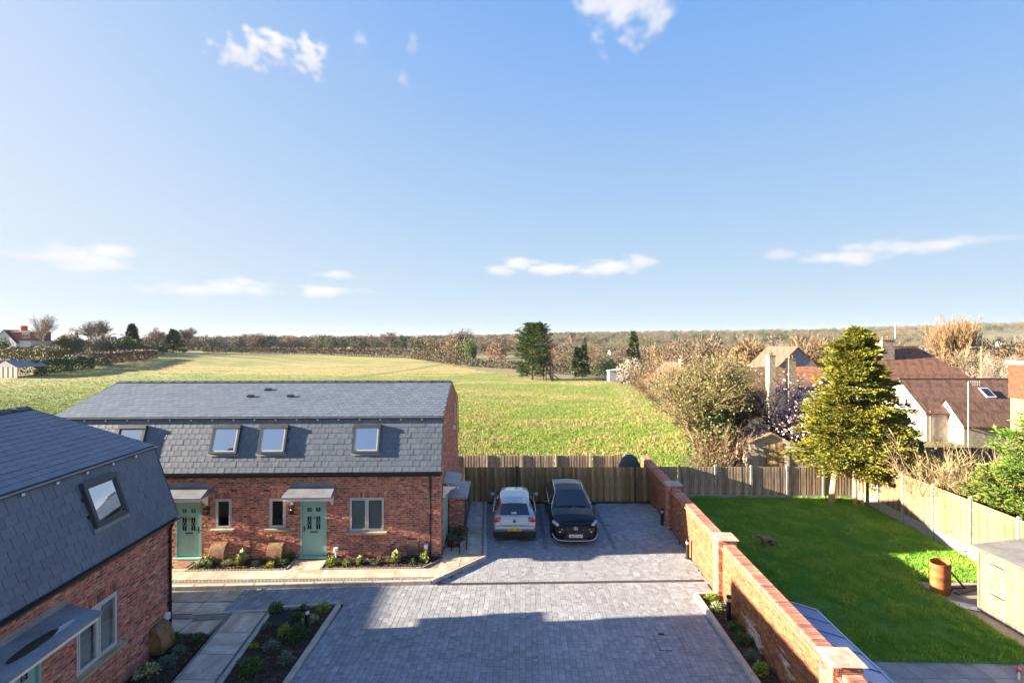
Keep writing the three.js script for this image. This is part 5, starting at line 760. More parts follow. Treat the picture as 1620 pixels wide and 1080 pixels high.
function bushGeo(seed, n, r, leaf, cs, lumps = 9, thin = .45) { const R = RNG(seed), s = new Soup(), L = []; for (let i = 0; i < lumps; i++) { const d = rdir(R); L.push([V(d.x * .6, .35 + Math.abs(d.y) * .5, d.z * .6).multiply(V(...r)), R.r(.3, .5)]); } for (let i = 0; i < n; i++) { const [c, q] = R.pick(L), d = rdir(R), p = c.clone().add(d.clone().multiply(V(...r)).multiplyScalar(q * Math.pow(R(), .3))); if (p.y < 0) p.y = R() * .2 * r[1]; s.blade(p, d.add(rdir(R)).add(V(0, .3, 0)).normalize(), leaf * R.r(.6, 1.3), leaf * thin, mixc(cs, R, .25), R); } return s.geo(); }
function bush(name, geo, x, D, s, label, category = 'shrub', group, y) { const o = solo(name, geo, leafM, label, category, [x, (y === undefined ? ground(x, D) : y) - .05, -D], [0, x * 3.1 + D, 0], group); o.scale.set(...(Array.isArray(s) ? s : [s, s, s])); return o; }

// golden conifer in the corner of the lawn
conifer('golden_conifer', 11, [17.75, -.5, -25.0], { h: 9.1, r: 2.6, low: 1.7, branches: 640, sprays: 84, leaf: .185, rag: 1.2, bias: .95, droop: -.02, sag: .12, rnd: .45, fan: .3, trunks: [[-1.15, -.1, .15], [-.2, .25, .11], [.1, .35, .09]], bark: [[.42, .29, .19], [.36, .25, .17]], prof: t => t < .12 ? .75 + t * 2 : Math.pow(1 - (t - .12) / .88, .72) * .98 + .04, cols: [[.29, .23, .015], [.20, .20, .015], [.11, .145, .014], [.065, .10, .012]] }, 'tall golden-green conifer with three pale trunks in the lawn corner');
// conifer standing in the field
conifer('field_conifer', 12, [4.2, ground(4.2, 101), -101], { h: 11.4, r: 4.2, low: .6, branches: 420, sprays: 30, leaf: .38, bias: .9, droop: .15, leanX: .5, trunks: [[0, 0, .3]], prof: t => t < .4 ? .72 + t * .7 : Math.sqrt(Math.max(0, 1 - Math.pow((t - .4) / .62, 2))), cols: [[.06, .105, .022], [.075, .125, .028], [.045, .085, .02]] }, 'broad dark green conifer standing alone at the edge of the field');
for (const [x, D, h, r, l] of [[14.7, 108, 6.8, 1.9, 'narrow dark conifer right of the lone field conifer'], [16.6, 112, 7.4, 1.5, 'second narrow dark conifer, beside the round green bush'], [25.2, 100, 10.8, 2.4, 'dark conifer rising behind the white-flowering bush']]) conifer('dark_conifer', Math.round(x * 7), [x, ground(x, D), -D], { h, r, low: .4, branches: 150, sprays: 14, leaf: .5, prof: t => 1.02 - t * .95, cols: [[.04, .07, .02], [.05, .085, .022]] }, l, 'dark conifers beyond the field');
// evergreens over the right fence
const evA = { cols: [[.105, .185, .02], [.13, .21, .026], [.075, .15, .018]] };
conifer('evergreen', 21, [20.3, -1.2, -17.6], { h: 5.9, r: 2.3, low: .5, branches: 620, sprays: 44, leaf: .16, bias: .9, droop: .1, prof: t => t < .5 ? .9 + t * .2 : Math.sqrt(Math.max(.02, 1 - Math.pow((t - .5) / .52, 2))), ...evA }, 'large bright green conifer at the right edge above the pale fence');
conifer('evergreen', 22, [19.3, -1.0, -18.9], { h: 3.9, r: 1.6, low: .4, branches: 360, sprays: 40, leaf: .15, bias: .9, droop: .05, prof: t => Math.sqrt(Math.max(.03, 1 - t * t)), cols: [[.12, .2, .03], [.16, .22, .04], [.22, .2, .06]] }, 'low green conifer in front of the large one above the pale fence');
conifer('evergreen', 23, [20.4, -1.2, -25.6], { h: 5.4, r: 2.2, low: .5, branches: 300, sprays: 34, leaf: .17, prof: t => 1.02 - t * .9, cols: [[.13, .19, .03], [.18, .23, .03]] }, 'small green conifer right of the golden one, behind the fence');
conifer('evergreen', 24, [20.6, -1.0, -15.0], { h: 4.2, r: 2.0, low: .3, branches: 320, sprays: 34, leaf: .17, prof: t => Math.sqrt(Math.max(.03, 1 - t * t)), ...evA }, 'bright green conifer partly cut off by the right edge behind the shed');

// scrub
const tan = [[.16, .11, .058], [.13, .086, .046], [.20, .145, .075], [.10, .068, .04]], rus = [[.145, .08, .043], [.115, .063, .037], [.18, .105, .056]], olive = [[.14, .15, .045], [.19, .18, .06], [.10, .115, .035]];
function scrub(seed, x, D, h, w, cs, label, group, leaves) {
  const R = RNG(seed), wd = new Soup(), cr = new Soup(), y = ground(x, D); const ns = Math.round(26 + w * 10);
  for (let i = 0; i < ns; i++) { const a = R() * 6.28, rr = Math.sqrt(R()) * w * .35, b = V(Math.cos(a) * rr, 0, Math.sin(a) * rr), out = R.r(.1, .75); let d = V(Math.cos(a) * out, 1, Math.sin(a) * out).normalize(), p = b, L = h * R.r(.55, 1.05) / 3.2; for (let k = 0; k < 3; k++) { const q = p.clone().addScaledVector(d, L); wd.tube(p, q, .03 * (1 - k * .3), .03 * (.7 - k * .25), mixc(cs, R, .2).map(v => v * .75), 3); for (let m = 0; m < 14; m++) { const pp = p.clone().lerp(q, R()); cr.blade(pp, d.clone().addScaledVector(rdir(R), .75).normalize(), L * R.r(.35, .8), .014 + .0004 * D, mixc(cs, R, .25), R); } p = q; d = d.clone().addScaledVector(rdir(R), .25).normalize(); } }
  for (let i = 0; i < (leaves || 0); i++) { const a = R() * 6.28, rr = Math.sqrt(R()) * w * .55, yy = R() * h * .8; cr.blade(V(Math.cos(a) * rr, yy, Math.sin(a) * rr), rdir(R), .16, .1, mixc(olive, R, .3), R); }
  const t = thing('scrub_bush', label, 'bush', [x, y - .05, -D], 0, group); part('stems', wd.geo(), barkM, t); part('twigs', cr.geo(), leafM, t); return t;
}
const GRP = 'scrub along the right side of the field', RW = RNG(77);
let sd = 300;
for (const [D, off, h, w] of [[30, 1.3, 1.0, 1.4], [33, 1.6, 1.3, 1.6], [37, 1.5, 1.3, 1.8], [41, 2.0, 1.6, 2], [45, 1.7, 1.5, 2], [50, 2.4, 2.0, 2.4], [55, 1.9, 1.8, 2.4], [60, 3.2, 3.2, 3], [66, 2.2, 2.0, 2.6], [72, 4.4, 5.4, 3.8], [78, 2.4, 2.6, 3], [84, 4.4, 6.0, 4], [90, 3.4, 4.4, 3.6], [64, 6.5, 3.8, 4], [75, 8, 5.2, 4.4], [52, 6, 3.2, 3.6], [45, 5, 2.8, 3.2]]) { const ex = D < 48 ? 11.2 + (D - 27) * .165 : 14.6 + (D - 48) * .148; scrub(sd++, ex + off, D, h, w, RW() < .5 ? tan : rus, 'tan leafless scrub bush in the hedge bordering the right of the field', GRP, RW() < .5 ? 120 : 30); }
bush('blossom_bush', bushGeo(31, 900, [2.6, 3.6, 2.4], .34, [[.4, .34, .28], [.34, .28, .22], [.25, .19, .14], [.46, .4, .34]], 12), 22.4, 92, 1.15, 'white flowering bush at the far end of the scrub hedge');
bush('round_bush', bushGeo(32, 800, [2.6, 3.4, 2.4], .4, [[.10, .20, .02], [.14, .25, .03], [.07, .15, .02]], 12), 20.2, 103, 1.2, 'bright green round bush by the grey shed at the field corner');
// ivy-clad tree and its neighbours behind the garden end fence
const ivyX = (cr, R, ends, wood) => { for (let i = 0; i < 5200; i++) { const [p] = R.pick(ends); cr.blade(p.clone().addScaledVector(rdir(R), .45), rdir(R), .13, .08, mixc([[.13, .14, .04], [.17, .17, .055], [.10, .12, .035], [.2, .17, .07]], R, .25), R); } for (let i = 0; i < 2600; i++) { const t = R(), y = t * 4.6, a = R() * 6.28, r = (1.1 - .15 * t) * Math.sqrt(R()) * 1.15; cr.blade(V(Math.cos(a) * r - .9 + .25 * y, y, Math.sin(a) * r + .3), rdir(R), .17, .13, mixc([[.07, .13, .03], [.11, .18, .045], [.2, .24, .09], [.04, .08, .02]], R, .25), R); } };
bareTree('ivy_tree', 41, [13.3, -1.2, -32.5], { h: 8.9, rad: .2, stems: 4, lean: .2, base: .5, levels: 4, kids: 2, spread: .7, first: .34, bark: [[.2, .15, .09]], twigs: 8000, tl: .6, tw: .02, tup: 0, tsp: 1.2, cols: [...rus, ...olive, ...olive], extra: ivyX }, 'tangled ivy-clad tree rising behind the garden end fence');
bareTree('bare_tree', 42, [15.6, -1.3, -34.5], { h: 8.0, rad: .16, stems: 4, lean: .25, base: .6, levels: 4, kids: 2, spread: .8, first: .33, bark: [[.22, .15, .1]], twigs: 7000, tl: .6, tw: .02, tup: 0, tsp: 1.2, cols: [...rus, [.12, .12, .045], [.1, .07, .05]] }, 'brown leafless thicket tree between the ivy-clad tree and the pink blossom');
bareTree('bare_tree', 43, [15.6, -1.2, -38.5], { h: 8.2, rad: .18, stems: 3, lean: .2, base: .6, levels: 4, kids: 2, spread: .8, first: .34, bark: [[.24, .18, .1]], twigs: 6000, tl: .65, tw: .022, tup: 0, tsp: 1.1, cols: [...rus, ...olive] }, 'olive-brown leafless tree behind the ivy-clad tree');
scrub(401, 12.9, 30.2, 3.2, 2.4, rus, 'rust-brown scrub at the foot of the ivy-clad tree', null, 260); scrub(402, 11.6, 28.6, 1.8, 2.2, tan, 'low straw-coloured scrub behind the corner of the garden fence', null, 120);
const pinkX = (cr, R, ends) => { for (let i = 0; i < 6500; i++) { const [p] = R.pick(ends); cr.blade(p.clone().addScaledVector(rdir(R), .34), rdir(R), .1, .09, mixc([[.62, .40, .46], [.70, .51, .55], [.52, .31, .37], [.74, .63, .64]], R, .15), R); } };
bareTree('blossom_tree', 51, [18.7, -1.4, -32.4], { h: 7.2, rad: .17, stems: 2, lean: .25, base: .25, levels: 4, kids: 3, spread: .95, first: .32, up: .0, bark: [[.05, .035, .03]], twigs: 2200, tl: .5, tw: .022, cols: [[.10, .065, .05], [.14, .09, .07]], sx: 1.2, extra: pinkX }, 'dark-branched tree in pink blossom left of the golden conifer');
bareTree('slim_tree', 52, [17.6, -1.2, -30.6], { h: 6.4, rad: .09, levels: 3, kids: 2, first: .62, spread: .6, bark: [[.035, .03, .025]], twigs: 160, tl: .4, tw: .02, cols: [[.08, .06, .05]] }, 'slim dark bare trunk in front of the timber shed');
for (const [x, D, h, w, l] of [[19.2, 21.6, 4.2, 2.2, 'pale twiggy leafless shrub above the middle of the pale fence'], [19.4, 23.4, 3.0, 2.2, 'twiggy shrub between the small conifer and the pale twiggy one'], [19.6, 20.0, 3.4, 1.6, 'tall straw-stemmed shrub left of the low green conifer'], [22.6, 22.6, 3.6, 2.6, 'dark bramble thicket in front of the neighbouring garden fence']]) scrub(Math.round(x * 50), x, D, h, w, D > 22.5 && x > 22 ? [[.16, .12, .08], [.2, .15, .1]] : [[.27, .20, .10], [.22, .16, .08], [.31, .24, .13]], l, null, 160);

// ---------- neighbouring houses ----------
const tileR = mat([1, 1, 1], .85, { map: T.brick, bumpMap: T.brickB, bumpScale: .02 });
function house(o) { // gabled or hipped block: w along local x, d along local z, front at z = 0
  const Hs = thing('house', o.label, 'house', o.pos, o.turn || 0, o.group), { w, d, h, r } = o, wm = mat(o.wall, .85, { map: T.conc }), rm = tileR.clone(); rm.color.setRGB(...o.roof);
  const ov = .25, hip = o.hip || 0, Rr = new Soup(), k = [1, 1, 1];
  if (o.along === 'z') { // ridge along z, gable at the front
    part('wall', ext([[0, 0], [w, 0], [w, h], [w / 2, r - .08], [0, h]], d).translate(0, 0, -d), wm, Hs);
    const e = (h - r) / (w / 2) * ov; const A = V(-ov, h + e, ov), B = V(w / 2, r, ov), C = V(w + ov, h + e, ov), A2 = A.clone().setZ(-d - ov), B2 = B.clone().setZ(-d - ov - 0), C2 = C.clone().setZ(-d - ov);
    Rr.quad(A, A2, B2, B, k); Rr.quad(B, B2, C2, C, k); const dn = V(0, -.12, 0), q = v => v.clone().add(dn); Rr.quad(q(A), A, B, q(B), k); Rr.quad(q(B), B, C, q(C), k); Rr.quad(q(A), q(A2), A2, A, k); Rr.quad(q(C), C, C2, q(C2), k);
  } else {
    part('wall', hip ? bx(w, h, d, w / 2, h / 2, -d / 2) : metreUV(ext([[0, 0], [d, 0], [d, h], [d / 2, r - .08], [0, h]], w).rotateY(Math.PI / 2)), wm, Hs);
    const e = (h - r) / (d / 2) * ov, A = V(-ov, h + e, ov), B = V(w + ov, h + e, ov), C = V(w + ov, h + e, -d - ov), D = V(-ov, h + e, -d - ov), E = V(hip ? hip : -ov, r, -d / 2), F = V(hip ? w - hip : w + ov, r, -d / 2);
    Rr.quad(A, B, F, E, k); Rr.quad(C, D, E, F, k); if (hip) { Rr.tri(B, C, F, k); Rr.tri(D, A, E, k); } const dn = V(0, -.12, 0), q = v => v.clone().add(dn); for (const [m, n] of [[A, B], [B, C], [C, D], [D, A]]) if (hip || (m !== B && n !== A || true)) Rr.quad(q(m), q(n), n, m, k);
  }
  const rf = part('roof', metreUV(Rr.geo(), .5), rm, Hs); rf.material.side = THREE.DoubleSide;
  if (o.ridge) part('ridge_tiles', o.along === 'z' ? bx(.2, .1, d + .5, w / 2, r + .02, -d / 2) : bx(w - 2 * hip + .4, .1, .2, w / 2, r + .02, -d / 2), mat(o.ridge, .85), rf);
  for (const [x, y, ww, hh, face] of o.win || []) { const g = part('window', bx(ww, hh, .08), whiteM, Hs, face === 'l' ? [-.02, y, -x] : face === 'r' ? [w + .02, y, -x] : [x, y, .02], face === 'l' ? [0, -Math.PI / 2, 0] : face === 'r' ? [0, Math.PI / 2, 0] : [0, 0, 0]); part('pane', bx(ww - .16, hh - .16, .02, 0, 0, .04), darkGlass, g); }
  for (const [x, z, y0, y1, cw, c] of o.chim || []) { const ch = part('chimney', bx(cw, y1 - y0, cw * .8, x, (y0 + y1) / 2, -z), mat(c || [.36, .27, .2], .9, { map: T.brick }), Hs); part('chimney_cap', bx(cw + .12, .12, cw * .8 + .12, x, y1, -z), mat([.2, .15, .12], .9), ch); for (const s of [-.2, .2]) part('chimney_pot', cyl(.12, .1, .4, x + s * cw, y1 + .05, -z, 10), mat([.38, .15, .08], .85), ch); }
  return Hs;
}
// white bungalow with brown roof beyond the right fence
{
  const H1 = house({ label: 'cream rendered bungalow with brown tiled roof beyond the pale fence', pos: [38.6, -1.6, -45], w: 12.5, d: 6, h: 3.0, r: 5.75, wall: [.56, .50, .44], roof: [.14, .076, .056], win: [[2.2, 3.5, .5, .9, 'l'], [3.2, 3.5, .5, .9, 'l'], [2.0, 1.0, .5, .7, 'l'], [3.6, 1.0, .5, .7, 'l'], [8.0, 1.2, 1.2, 1.0]], ridge: [.14, .065, .05] });
  const rw = part('roof_window', bx(.9, .08, 1.2), whiteM, H1, [6.9, 4.55, -1.25], [.74, 0, 0]); part('pane', bx(.7, .02, 1.0, 0, .045, 0), darkGlass, rw);
  part('drainpipe', cyl(.05, .05, 3, .3, 0, .08, 8), mat([.3, .16, .1], .7), H1);
  house({ label: 'lower brown-roofed wing in front of the cream bungalow', pos: [40.6, -1.6, -43.4], w: 8.4, d: 3.4, h: 2.1, r: 4.1, wall: [.56, .50, .43], roof: [.14, .078, .058] });
}
house({ label: 'house with steep red-brown hipped roof and chimney behind the cream bungalow', pos: [42.0, -1.6, -57], w: 13.5, d: 9, h: 4.4, r: 8.8, hip: 4.0, wall: [.56, .55, .54], roof: [.18, .088, .055], chim: [[4.6, 3.4, 7.2, 9.6, 1.5, [.42, .34, .27]]], ridge: [.26, .12, .08] });
{ const H2 = house({ label: 'red tile-hung house cut off by the right edge of the picture', pos: [39.7, -1.4, -31.5], w: 9, d: 7, h: 7.6, r: 9.6, hip: 3.4, wall: [.28, .21, .12], roof: [.16, .08, .055], win: [[1.6, 5.9, 1.6, 1.3], [1.6, 5.9, 1.4, 1.2, 'l'], [5, 2.2, 1.8, 1.3]] }); part('tile_hanging', merge([bx(9.1, 2.6, .08, 4.5, 6.1, .06), bx(.08, 2.6, 7.1, -.06, 6.1, -3.5)]), mat([.24, .05, .024], .85, { map: T.brick, bumpMap: T.brickB, bumpScale: .02 }), H2); part('parapet', bx(9.4, .22, 7.4, 4.5, 7.62, -3.5), whiteM, H2); const bay = part('bay_window', bx(2.2, 1.3, .7, 1.4, 4.0, .3), whiteM, H2); part('pane', bx(1.9, .9, .02, 1.4, 4.05, .66), mat([.4, .42, .4], .2), bay); part('bay_roof', bx(2.6, .15, 1.0, 1.4, 4.75, .4), mat([.3, .1, .06], .8), H2); }
house({ label: 'brown-roofed house with tall pale chimney stack left of the pink blossom', pos: [27.0, -2.4, -60], w: 12, d: 8, h: 4.2, r: 6.9, hip: 3.5, wall: [.60, .52, .42], roof: [.17, .105, .062], chim: [[5.0, -.2, 2.5, 8.5, .85, [.52, .42, .30]], [7.5, -.2, 2.5, 8.1, .9, [.42, .33, .22]]] });
house({ label: 'orange-roofed house behind the pink blossom, left of the golden conifer', pos: [36.6, -2.4, -66], w: 11, d: 8, h: 3.6, r: 6.6, hip: 3.6, wall: [.58, .42, .30], roof: [.33, .145, .07], win: [[2, 2.6, 1.3, 1.2], [5, 2.6, 1.3, 1.2]] });
house({ label: 'house with white gable and blue-grey wall behind the orange roof', pos: [44.0, -2.4, -80], w: 6.5, d: 9, h: 6.2, r: 9.4, along: 'z', wall: [.30, .31, .34], roof: [.17, .10, .07], win: [[2, 5.5, 1.1, 1.2], [4.4, 5.5, 1.1, 1.2]] });
house({ label: 'brown tiled roof showing above the tan scrub right of the field', pos: [24.0, -2.2, -74], w: 8, d: 7, h: 3.6, r: 6.6, along: 'z', wall: [.5, .46, .4], roof: [.2, .11, .075], chim: [[3.2, 1.2, 5.2, 7.3, .9, [.34, .24, .18]]], turn: .25 });
house({ label: 'dark-roofed house behind the tan scrub, next to the brown roof', pos: [30.5, -2.4, -82], w: 8, d: 7, h: 3.8, r: 6.6, wall: [.5, .48, .44], roof: [.09, .07, .065] });
{ // timber shed behind the end fence
  const Sh = thing('timber_shed', 'yellowish timber shed behind the garden end fence under the pink blossom', 'shed', [15.25, -1.3, -31.0], -.12), ms = tints(boardM, [[.6, .42, .18], [.64, .46, .21], [.55, .38, .16]]), ws = tints(boardM, [[.66, .56, .43], [.7, .6, .47]]);
  part('shed_body', ext([[0, 0], [3.2, 0], [3.2, 2.35], [1.3, 3.25], [0, 2.75]], 2.2).translate(0, 0, -2.2), mat([.5, .42, .32], .9), Sh); for (let i = 0; i < 9; i++) part('board', bx(.115, 2.7, .03, 1.02 + i * .118, 1.35, .02), ms[i % 3], Sh); for (let y = .1; y < 2.5; y += .13) { part('board', bx(.92, .12, .025, .48, y, .016), ws[Math.round(y * 8) % 2], Sh); part('board', bx(1.1, .12, .025, 2.65, y, .016), ws[Math.round(y * 7) % 2], Sh); }
  for (const [a, b] of [[[-.15, 2.68], [1.3, 3.3]], [[1.3, 3.3], [3.4, 2.28]]]) { const L = Math.hypot(b[0] - a[0], b[1] - a[1]), g = bx(L, .07, 2.5); g.rotateZ(Math.atan2(b[1] - a[1], b[0] - a[0])); g.translate((a[0] + b[0]) / 2, (a[1] + b[1]) / 2, -1.05); part('shed_roof', g, mat([.32, .24, .16], .9), Sh); }
}
{ // dark fence and greenhouse in the neighbouring garden
  const F = thing('dark_fence', 'weathered dark fence below the cream bungalow', 'fence', [28.2, -1.7, -36], -.05); for (let i = 0; i < 46; i++) part('board', bx(.2, 1.7, .03, i * .22, .85, (i % 2) * .012), tints(boardM, [[.09, .075, .062], [.11, .092, .075], [.075, .065, .055]])[i % 3], F); for (let i = 0; i < 6; i++) part('post', bx(.1, 1.8, .1, i * 1.95, .9, -.06), concM, F);
  const G = thing('greenhouse', 'small green-framed greenhouse below the cream bungalow', 'greenhouse', [25.0, -1.8, -33.5], .3), gm = mat([.04, .22, .13], .5); for (const [x, z] of [[0, 0], [2, 0], [0, -2.4], [2, -2.4]]) part('post', bx(.06, 1.5, .06, x, .75, z), gm, G); for (const z of [0, -2.4]) for (const s of [-1, 1]) part('rafter', (() => { const g = bx(1.2, .06, .06); g.rotateZ(s * -.55); g.translate(1 + s * .5, 1.8, z); return g; })(), gm, G); part('ridge', bx(.06, .06, 2.5, 1, 2.1, -1.2), gm, G); for (const s of [-1, 1]) part('pane', (() => { const g = bx(1.15, .01, 2.4); g.rotateZ(s * -.55); g.translate(1 + s * .5, 1.8, -1.2); return g; })(), phys([.55, .75, .72], { roughness: .1, transmission: .7, thickness: 0 }), G); part('pane', bx(1.94, 1.4, .01, 1, .75, 0), phys([.6, .75, .7], { roughness: .1, transmission: .7, thickness: 0 }), G);
}
{ // street lamp, aerial and overhead poles
  const L = thing('street_lamp', 'tall green-grey street lamp behind the brown bungalow roof', 'street lamp', [66.0, -1.5, -68]); part('column', cyl(.09, .06, 8.6, 0, 0, 0, 10), mat([.42, .44, .10], .6), L); part('arm', bx(1.0, .07, .07, -.5, 8.55, 0), mat([.5, .5, .45], .5), L); part('lantern', bx(.6, .12, .22, -1.2, 8.55, 0), mat([.55, .55, .52], .4), L);
  const A = thing('tv_aerial', 'television aerial on a tall mast in front of the brown roof', 'aerial', [39.2, -1.6, -41.5]); part('mast', cyl(.035, .03, 6.0, 0, 0, 0, 8), mat([.55, .53, .5], .5), A); part('boom', bx(1.1, .035, .035, .45, 5.85, 0), mat([.55, .53, .5], .5), A); for (let i = 0; i < 7; i++) part('element', bx(.025, .4, .025, .05 + i * .15, 5.85, 0), mat([.55, .53, .5], .5), A);
  const P = thing('telegraph_pole', 'pale post rising in front of the grey house behind the blossom', 'pole', [26.6, -2, -50]); part('post', cyl(.1, .08, 8.4, 0, 0, 0, 8), mat([.62, .58, .5], .7), P); part('crossarm', bx(.5, .08, .08, 0, 8.1, 0), mat([.5, .46, .4], .7), P);
  const B = thing('chimney_aerial', 'thin aerial above the chimney of the hipped red roof', 'aerial', [47.9, 7.9, -60.4]); part('mast', cyl(.03, .03, 2.2, 0, 0, 0, 6), mat([.5, .5, .5], .5), B); part('boom', bx(1.0, .04, .04, .4, 1.9, 0), mat([.5, .5, .5], .5), B);
}
// golden bare poplar and birches on the right skyline
bareTree('poplar_tree', 61, [98, -4, -107], { h: 18.6, rad: .4, stems: 5, lean: .2, base: 1.4, levels: 4, kids: 2, spread: .42, up: .22, first: .36, bark: [[.30, .2, .1]], twigs: 11000, tl: 1.2, tw: .045, cols: [[.21, .125, .055], [.25, .155, .068], [.17, .10, .045]], tup: .7, tsp: .45 }, 'large golden-brown leafless poplar on the right skyline');
bareTree('birch_tree', 62, [84, -3, -82], { h: 9.5, rad: .16, stems: 5, lean: .35, base: 1.5, levels: 4, kids: 2, spread: .6, first: .36, bark: [[.32, .28, .24]], twigs: 2200, tl: .9, tw: .03, cols: [[.25, .2, .15], [.2, .145, .095]] }, 'pale-stemmed birch clump behind the street lamp');
bareTree('birch_tree', 63, [90, -3, -94], { h: 10.0, rad: .18, stems: 4, lean: .35, base: 1.5, levels: 4, kids: 2, spread: .6, first: .36, bark: [[.32, .28, .24]], twigs: 2200, tl: 1.0, tw: .035, cols: [[.25, .2, .15], [.2, .145, .095]] }, 'pale-stemmed birch clump left of the red house');

// ---------- left side of the field ----------
house({ label: 'white gabled house with red dormer and round-capped chimney at the far left', pos: [-183, 3.0, -170], w: 8.5, d: 9, h: 4.6, r: 9.0, along: 'z', wall: [.70, .72, .76], roof: [.06, .055, .06], win: [[3.4, 5.6, .8, 1.5], [4.7, 5.6, .8, 1.5]] });
{ const H = house({ label: 'red tile-hung dormer wing right of the white gable, with thick red chimney', pos: [-177.2, 3.0, -171], w: 6.8, d: 8, h: 5.2, r: 5.6, wall: [.74, .75, .78], roof: [.5, .5, .52] }); part('tile_hanging', bx(6.9, 3.2, 7.6, 3.4, 6.7, -3.8), mat([.34, .10, .075], .85, { map: T.brick }), H); part('flat_roof', bx(7.3, .2, 8.2, 3.4, 8.35, -3.9), whiteM, H); for (const x of [4.4, 5.9]) { const g = part('window', bx(1.1, 1.7, .1, x, 6.9, .05), whiteM, H); part('pane', bx(.9, 1.4, .02, x, 6.9, .11), darkGlass, g); } const c = part('chimney', cyl(1.0, 1.0, 2.2, .4, 8.3, -4, 14), mat([.42, .1, .09], .9, { map: T.brick }), H); }
house({ label: 'white bungalow with brown hipped roof behind the tall bare tree at left', pos: [-174, 3.1, -178], w: 13, d: 9, h: 3.0, r: 7.4, hip: 5.0, wall: [.70, .70, .72], roof: [.24, .14, .11], win: [[3, 1.6, 1.5, 1.3], [9, 1.6, 1.5, 1.3]], chim: [[9.5, 4.5, 6, 8.2, .8, [.3, .14, .1]]] });
house({ label: 'white bungalow with slate-blue hipped roof left of the round clipped tree', pos: [-173, 3.1, -190], w: 12, d: 9, h: 3.0, r: 6.6, hip: 4.5, wall: [.68, .68, .66], roof: [.11, .115, .14], chim: [[8, 4.5, 5.6, 7.5, .8, [.28, .13, .1]]] });
house({ label: 'house with grey-brown hipped roof under the spreading bare tree', pos: [-179, 2.9, -203], w: 11, d: 9, h: 3.0, r: 7.4, hip: 4.5, wall: [.55, .52, .48], roof: [.16, .14, .15] });
{ const F = thing('panel_garages', 'pale concrete panel garages at the left edge of the field', 'garage', [-112, .2, -101], -.15); for (let i = 0; i < 9; i++) { part('panel', bx(1.15, 2.3, .12, i * 1.22, 1.15, 0), mat([.42, .40, .37], .9, { map: T.conc }), F); part('pier', bx(.1, 2.4, .2, i * 1.22 + .6, 1.2, .02), mat([.3, .29, .27], .9), F); } for (const x of [1.0, 5.8]) part('roof', ext([[-2.8, 0], [2.8, 0], [0, 1.3]], 6).translate(x + 1.2, 2.3, -6.2), mat([.22, .22, .23], .9), F); }
const hedgeG = (seed, L, h, w, n, leaf, cs) => { const R = RNG(seed), s = new Soup(); for (let i = 0; i < n; i++) { const f = R(), x = R() * L, lump = 1 + .45 * fbm(x * .22, 1, seed, 3); let y, z; if (f < .5) { y = R() * h * lump; z = w / 2 * R.r(.8, 1.05); } else if (f < .85) { y = h * lump * R.r(.93, 1.05); z = R.r(-w / 2, w / 2); } else { y = R() * h; z = -w / 2 * R.r(.8, 1); } s.blade(V(x, y, z), rdir(R).add(V(0, .2, .2)).normalize(), leaf * R.r(.6, 1.3), leaf * .55, mixc(cs, R, .25), R); } return s.geo(); };
const dk = [[.03, .065, .015], [.045, .085, .02], [.06, .10, .025]], br = [[.16, .12, .07], [.2, .15, .09], [.11, .1, .05]];
function hedge(seed, a, b, h, w, n, leaf, cs, label, stems) { const L = Math.hypot(b[0] - a[0], b[1] - a[1]), y = ground((a[0] + b[0]) / 2, (a[1] + b[1]) / 2), H = thing('hedge', label, 'hedge', [a[0], y - .1, -a[1]], Math.atan2(b[1] - a[1], b[0] - a[0])); const f = part('foliage', hedgeG(seed, L, stems ? h * .72 : h, w, n, leaf, cs), leafM, H); if (stems) { f.position.y = h * .3; const R = RNG(seed), s = new Soup(); for (let x = .5; x < L; x += R.r(1.2, 2.6)) s.tube(V(x, -.3, 0), V(x + R.r(-.4, .4), h * .5, 0), .22, .16, [.06, .045, .035], 4); part('stems', s.geo(), barkM, H); } return H; }
hedge(501, [-105, 104], [-109.5, 124], 3.0, 4, 9000, .4, dk, 'dark green clipped hedge right of the pale garages'); hedge(502, [-109.5, 123], [-124, 166], 3.0, 4, 12000, .45, br, 'brownish hedge continuing behind the green one along the left of the field'); hedge(503, [-120, 128], [-165, 148], 3.2, 5, 12000, .5, [[.17, .145, .06], [.14, .13, .05], [.10, .115, .045]], 'straw-coloured overgrown hedge before the white houses');
hedge(504, [-212, 333], [-130, 289], 3.6, 3, 7000, .8, [[.07, .055, .035], [.1, .075, .05], [.05, .055, .03]], 'long dark field hedge on bare stems, left half', true); hedge(505, [-130, 289], [-48, 231], 3.2, 3, 7000, .75, [[.09, .065, .04], [.13, .09, .055], [.06, .06, .03]], 'long dark field hedge on bare stems, right half', true);
hedge(506, [-46, 228], [-16, 162], 3.4, 4, 6000, .6, [[.06, .05, .03], [.12, .085, .05]], 'low dark hedge falling from the tall bare tree towards the field conifer'); hedge(507, [-14, 158], [22, 118], 2.0, 3, 5000, .55, [[.10, .10, .06], [.08, .07, .04]], 'low brown hedge behind the field conifer');
const ever = [[.04, .08, .02], [.06, .105, .025], [.09, .13, .04]], G1 = bushGeo(601, 2600, [4, 4, 4], .5, ever, 14), G2 = bushGeo(602, 2400, [4, 4, 4], .5, [[.10, .105, .04], [.14, .13, .055], [.075, .09, .035]], 14), G3 = bushGeo(603, 2400, [4, 4, 4], .5, [[.17, .11, .055], [.14, .09, .05], [.2, .13, .06]], 14, .25), G4 = bushGeo(604, 2000, [4, 4, 4], .45, [[.28, .19, .03], [.22, .15, .04]], 12), G5 = bushGeo(605, 2400, [4, 4, 4], .5, [[.2, .12, .075], [.25, .155, .095], [.16, .10, .07]], 14, .28);
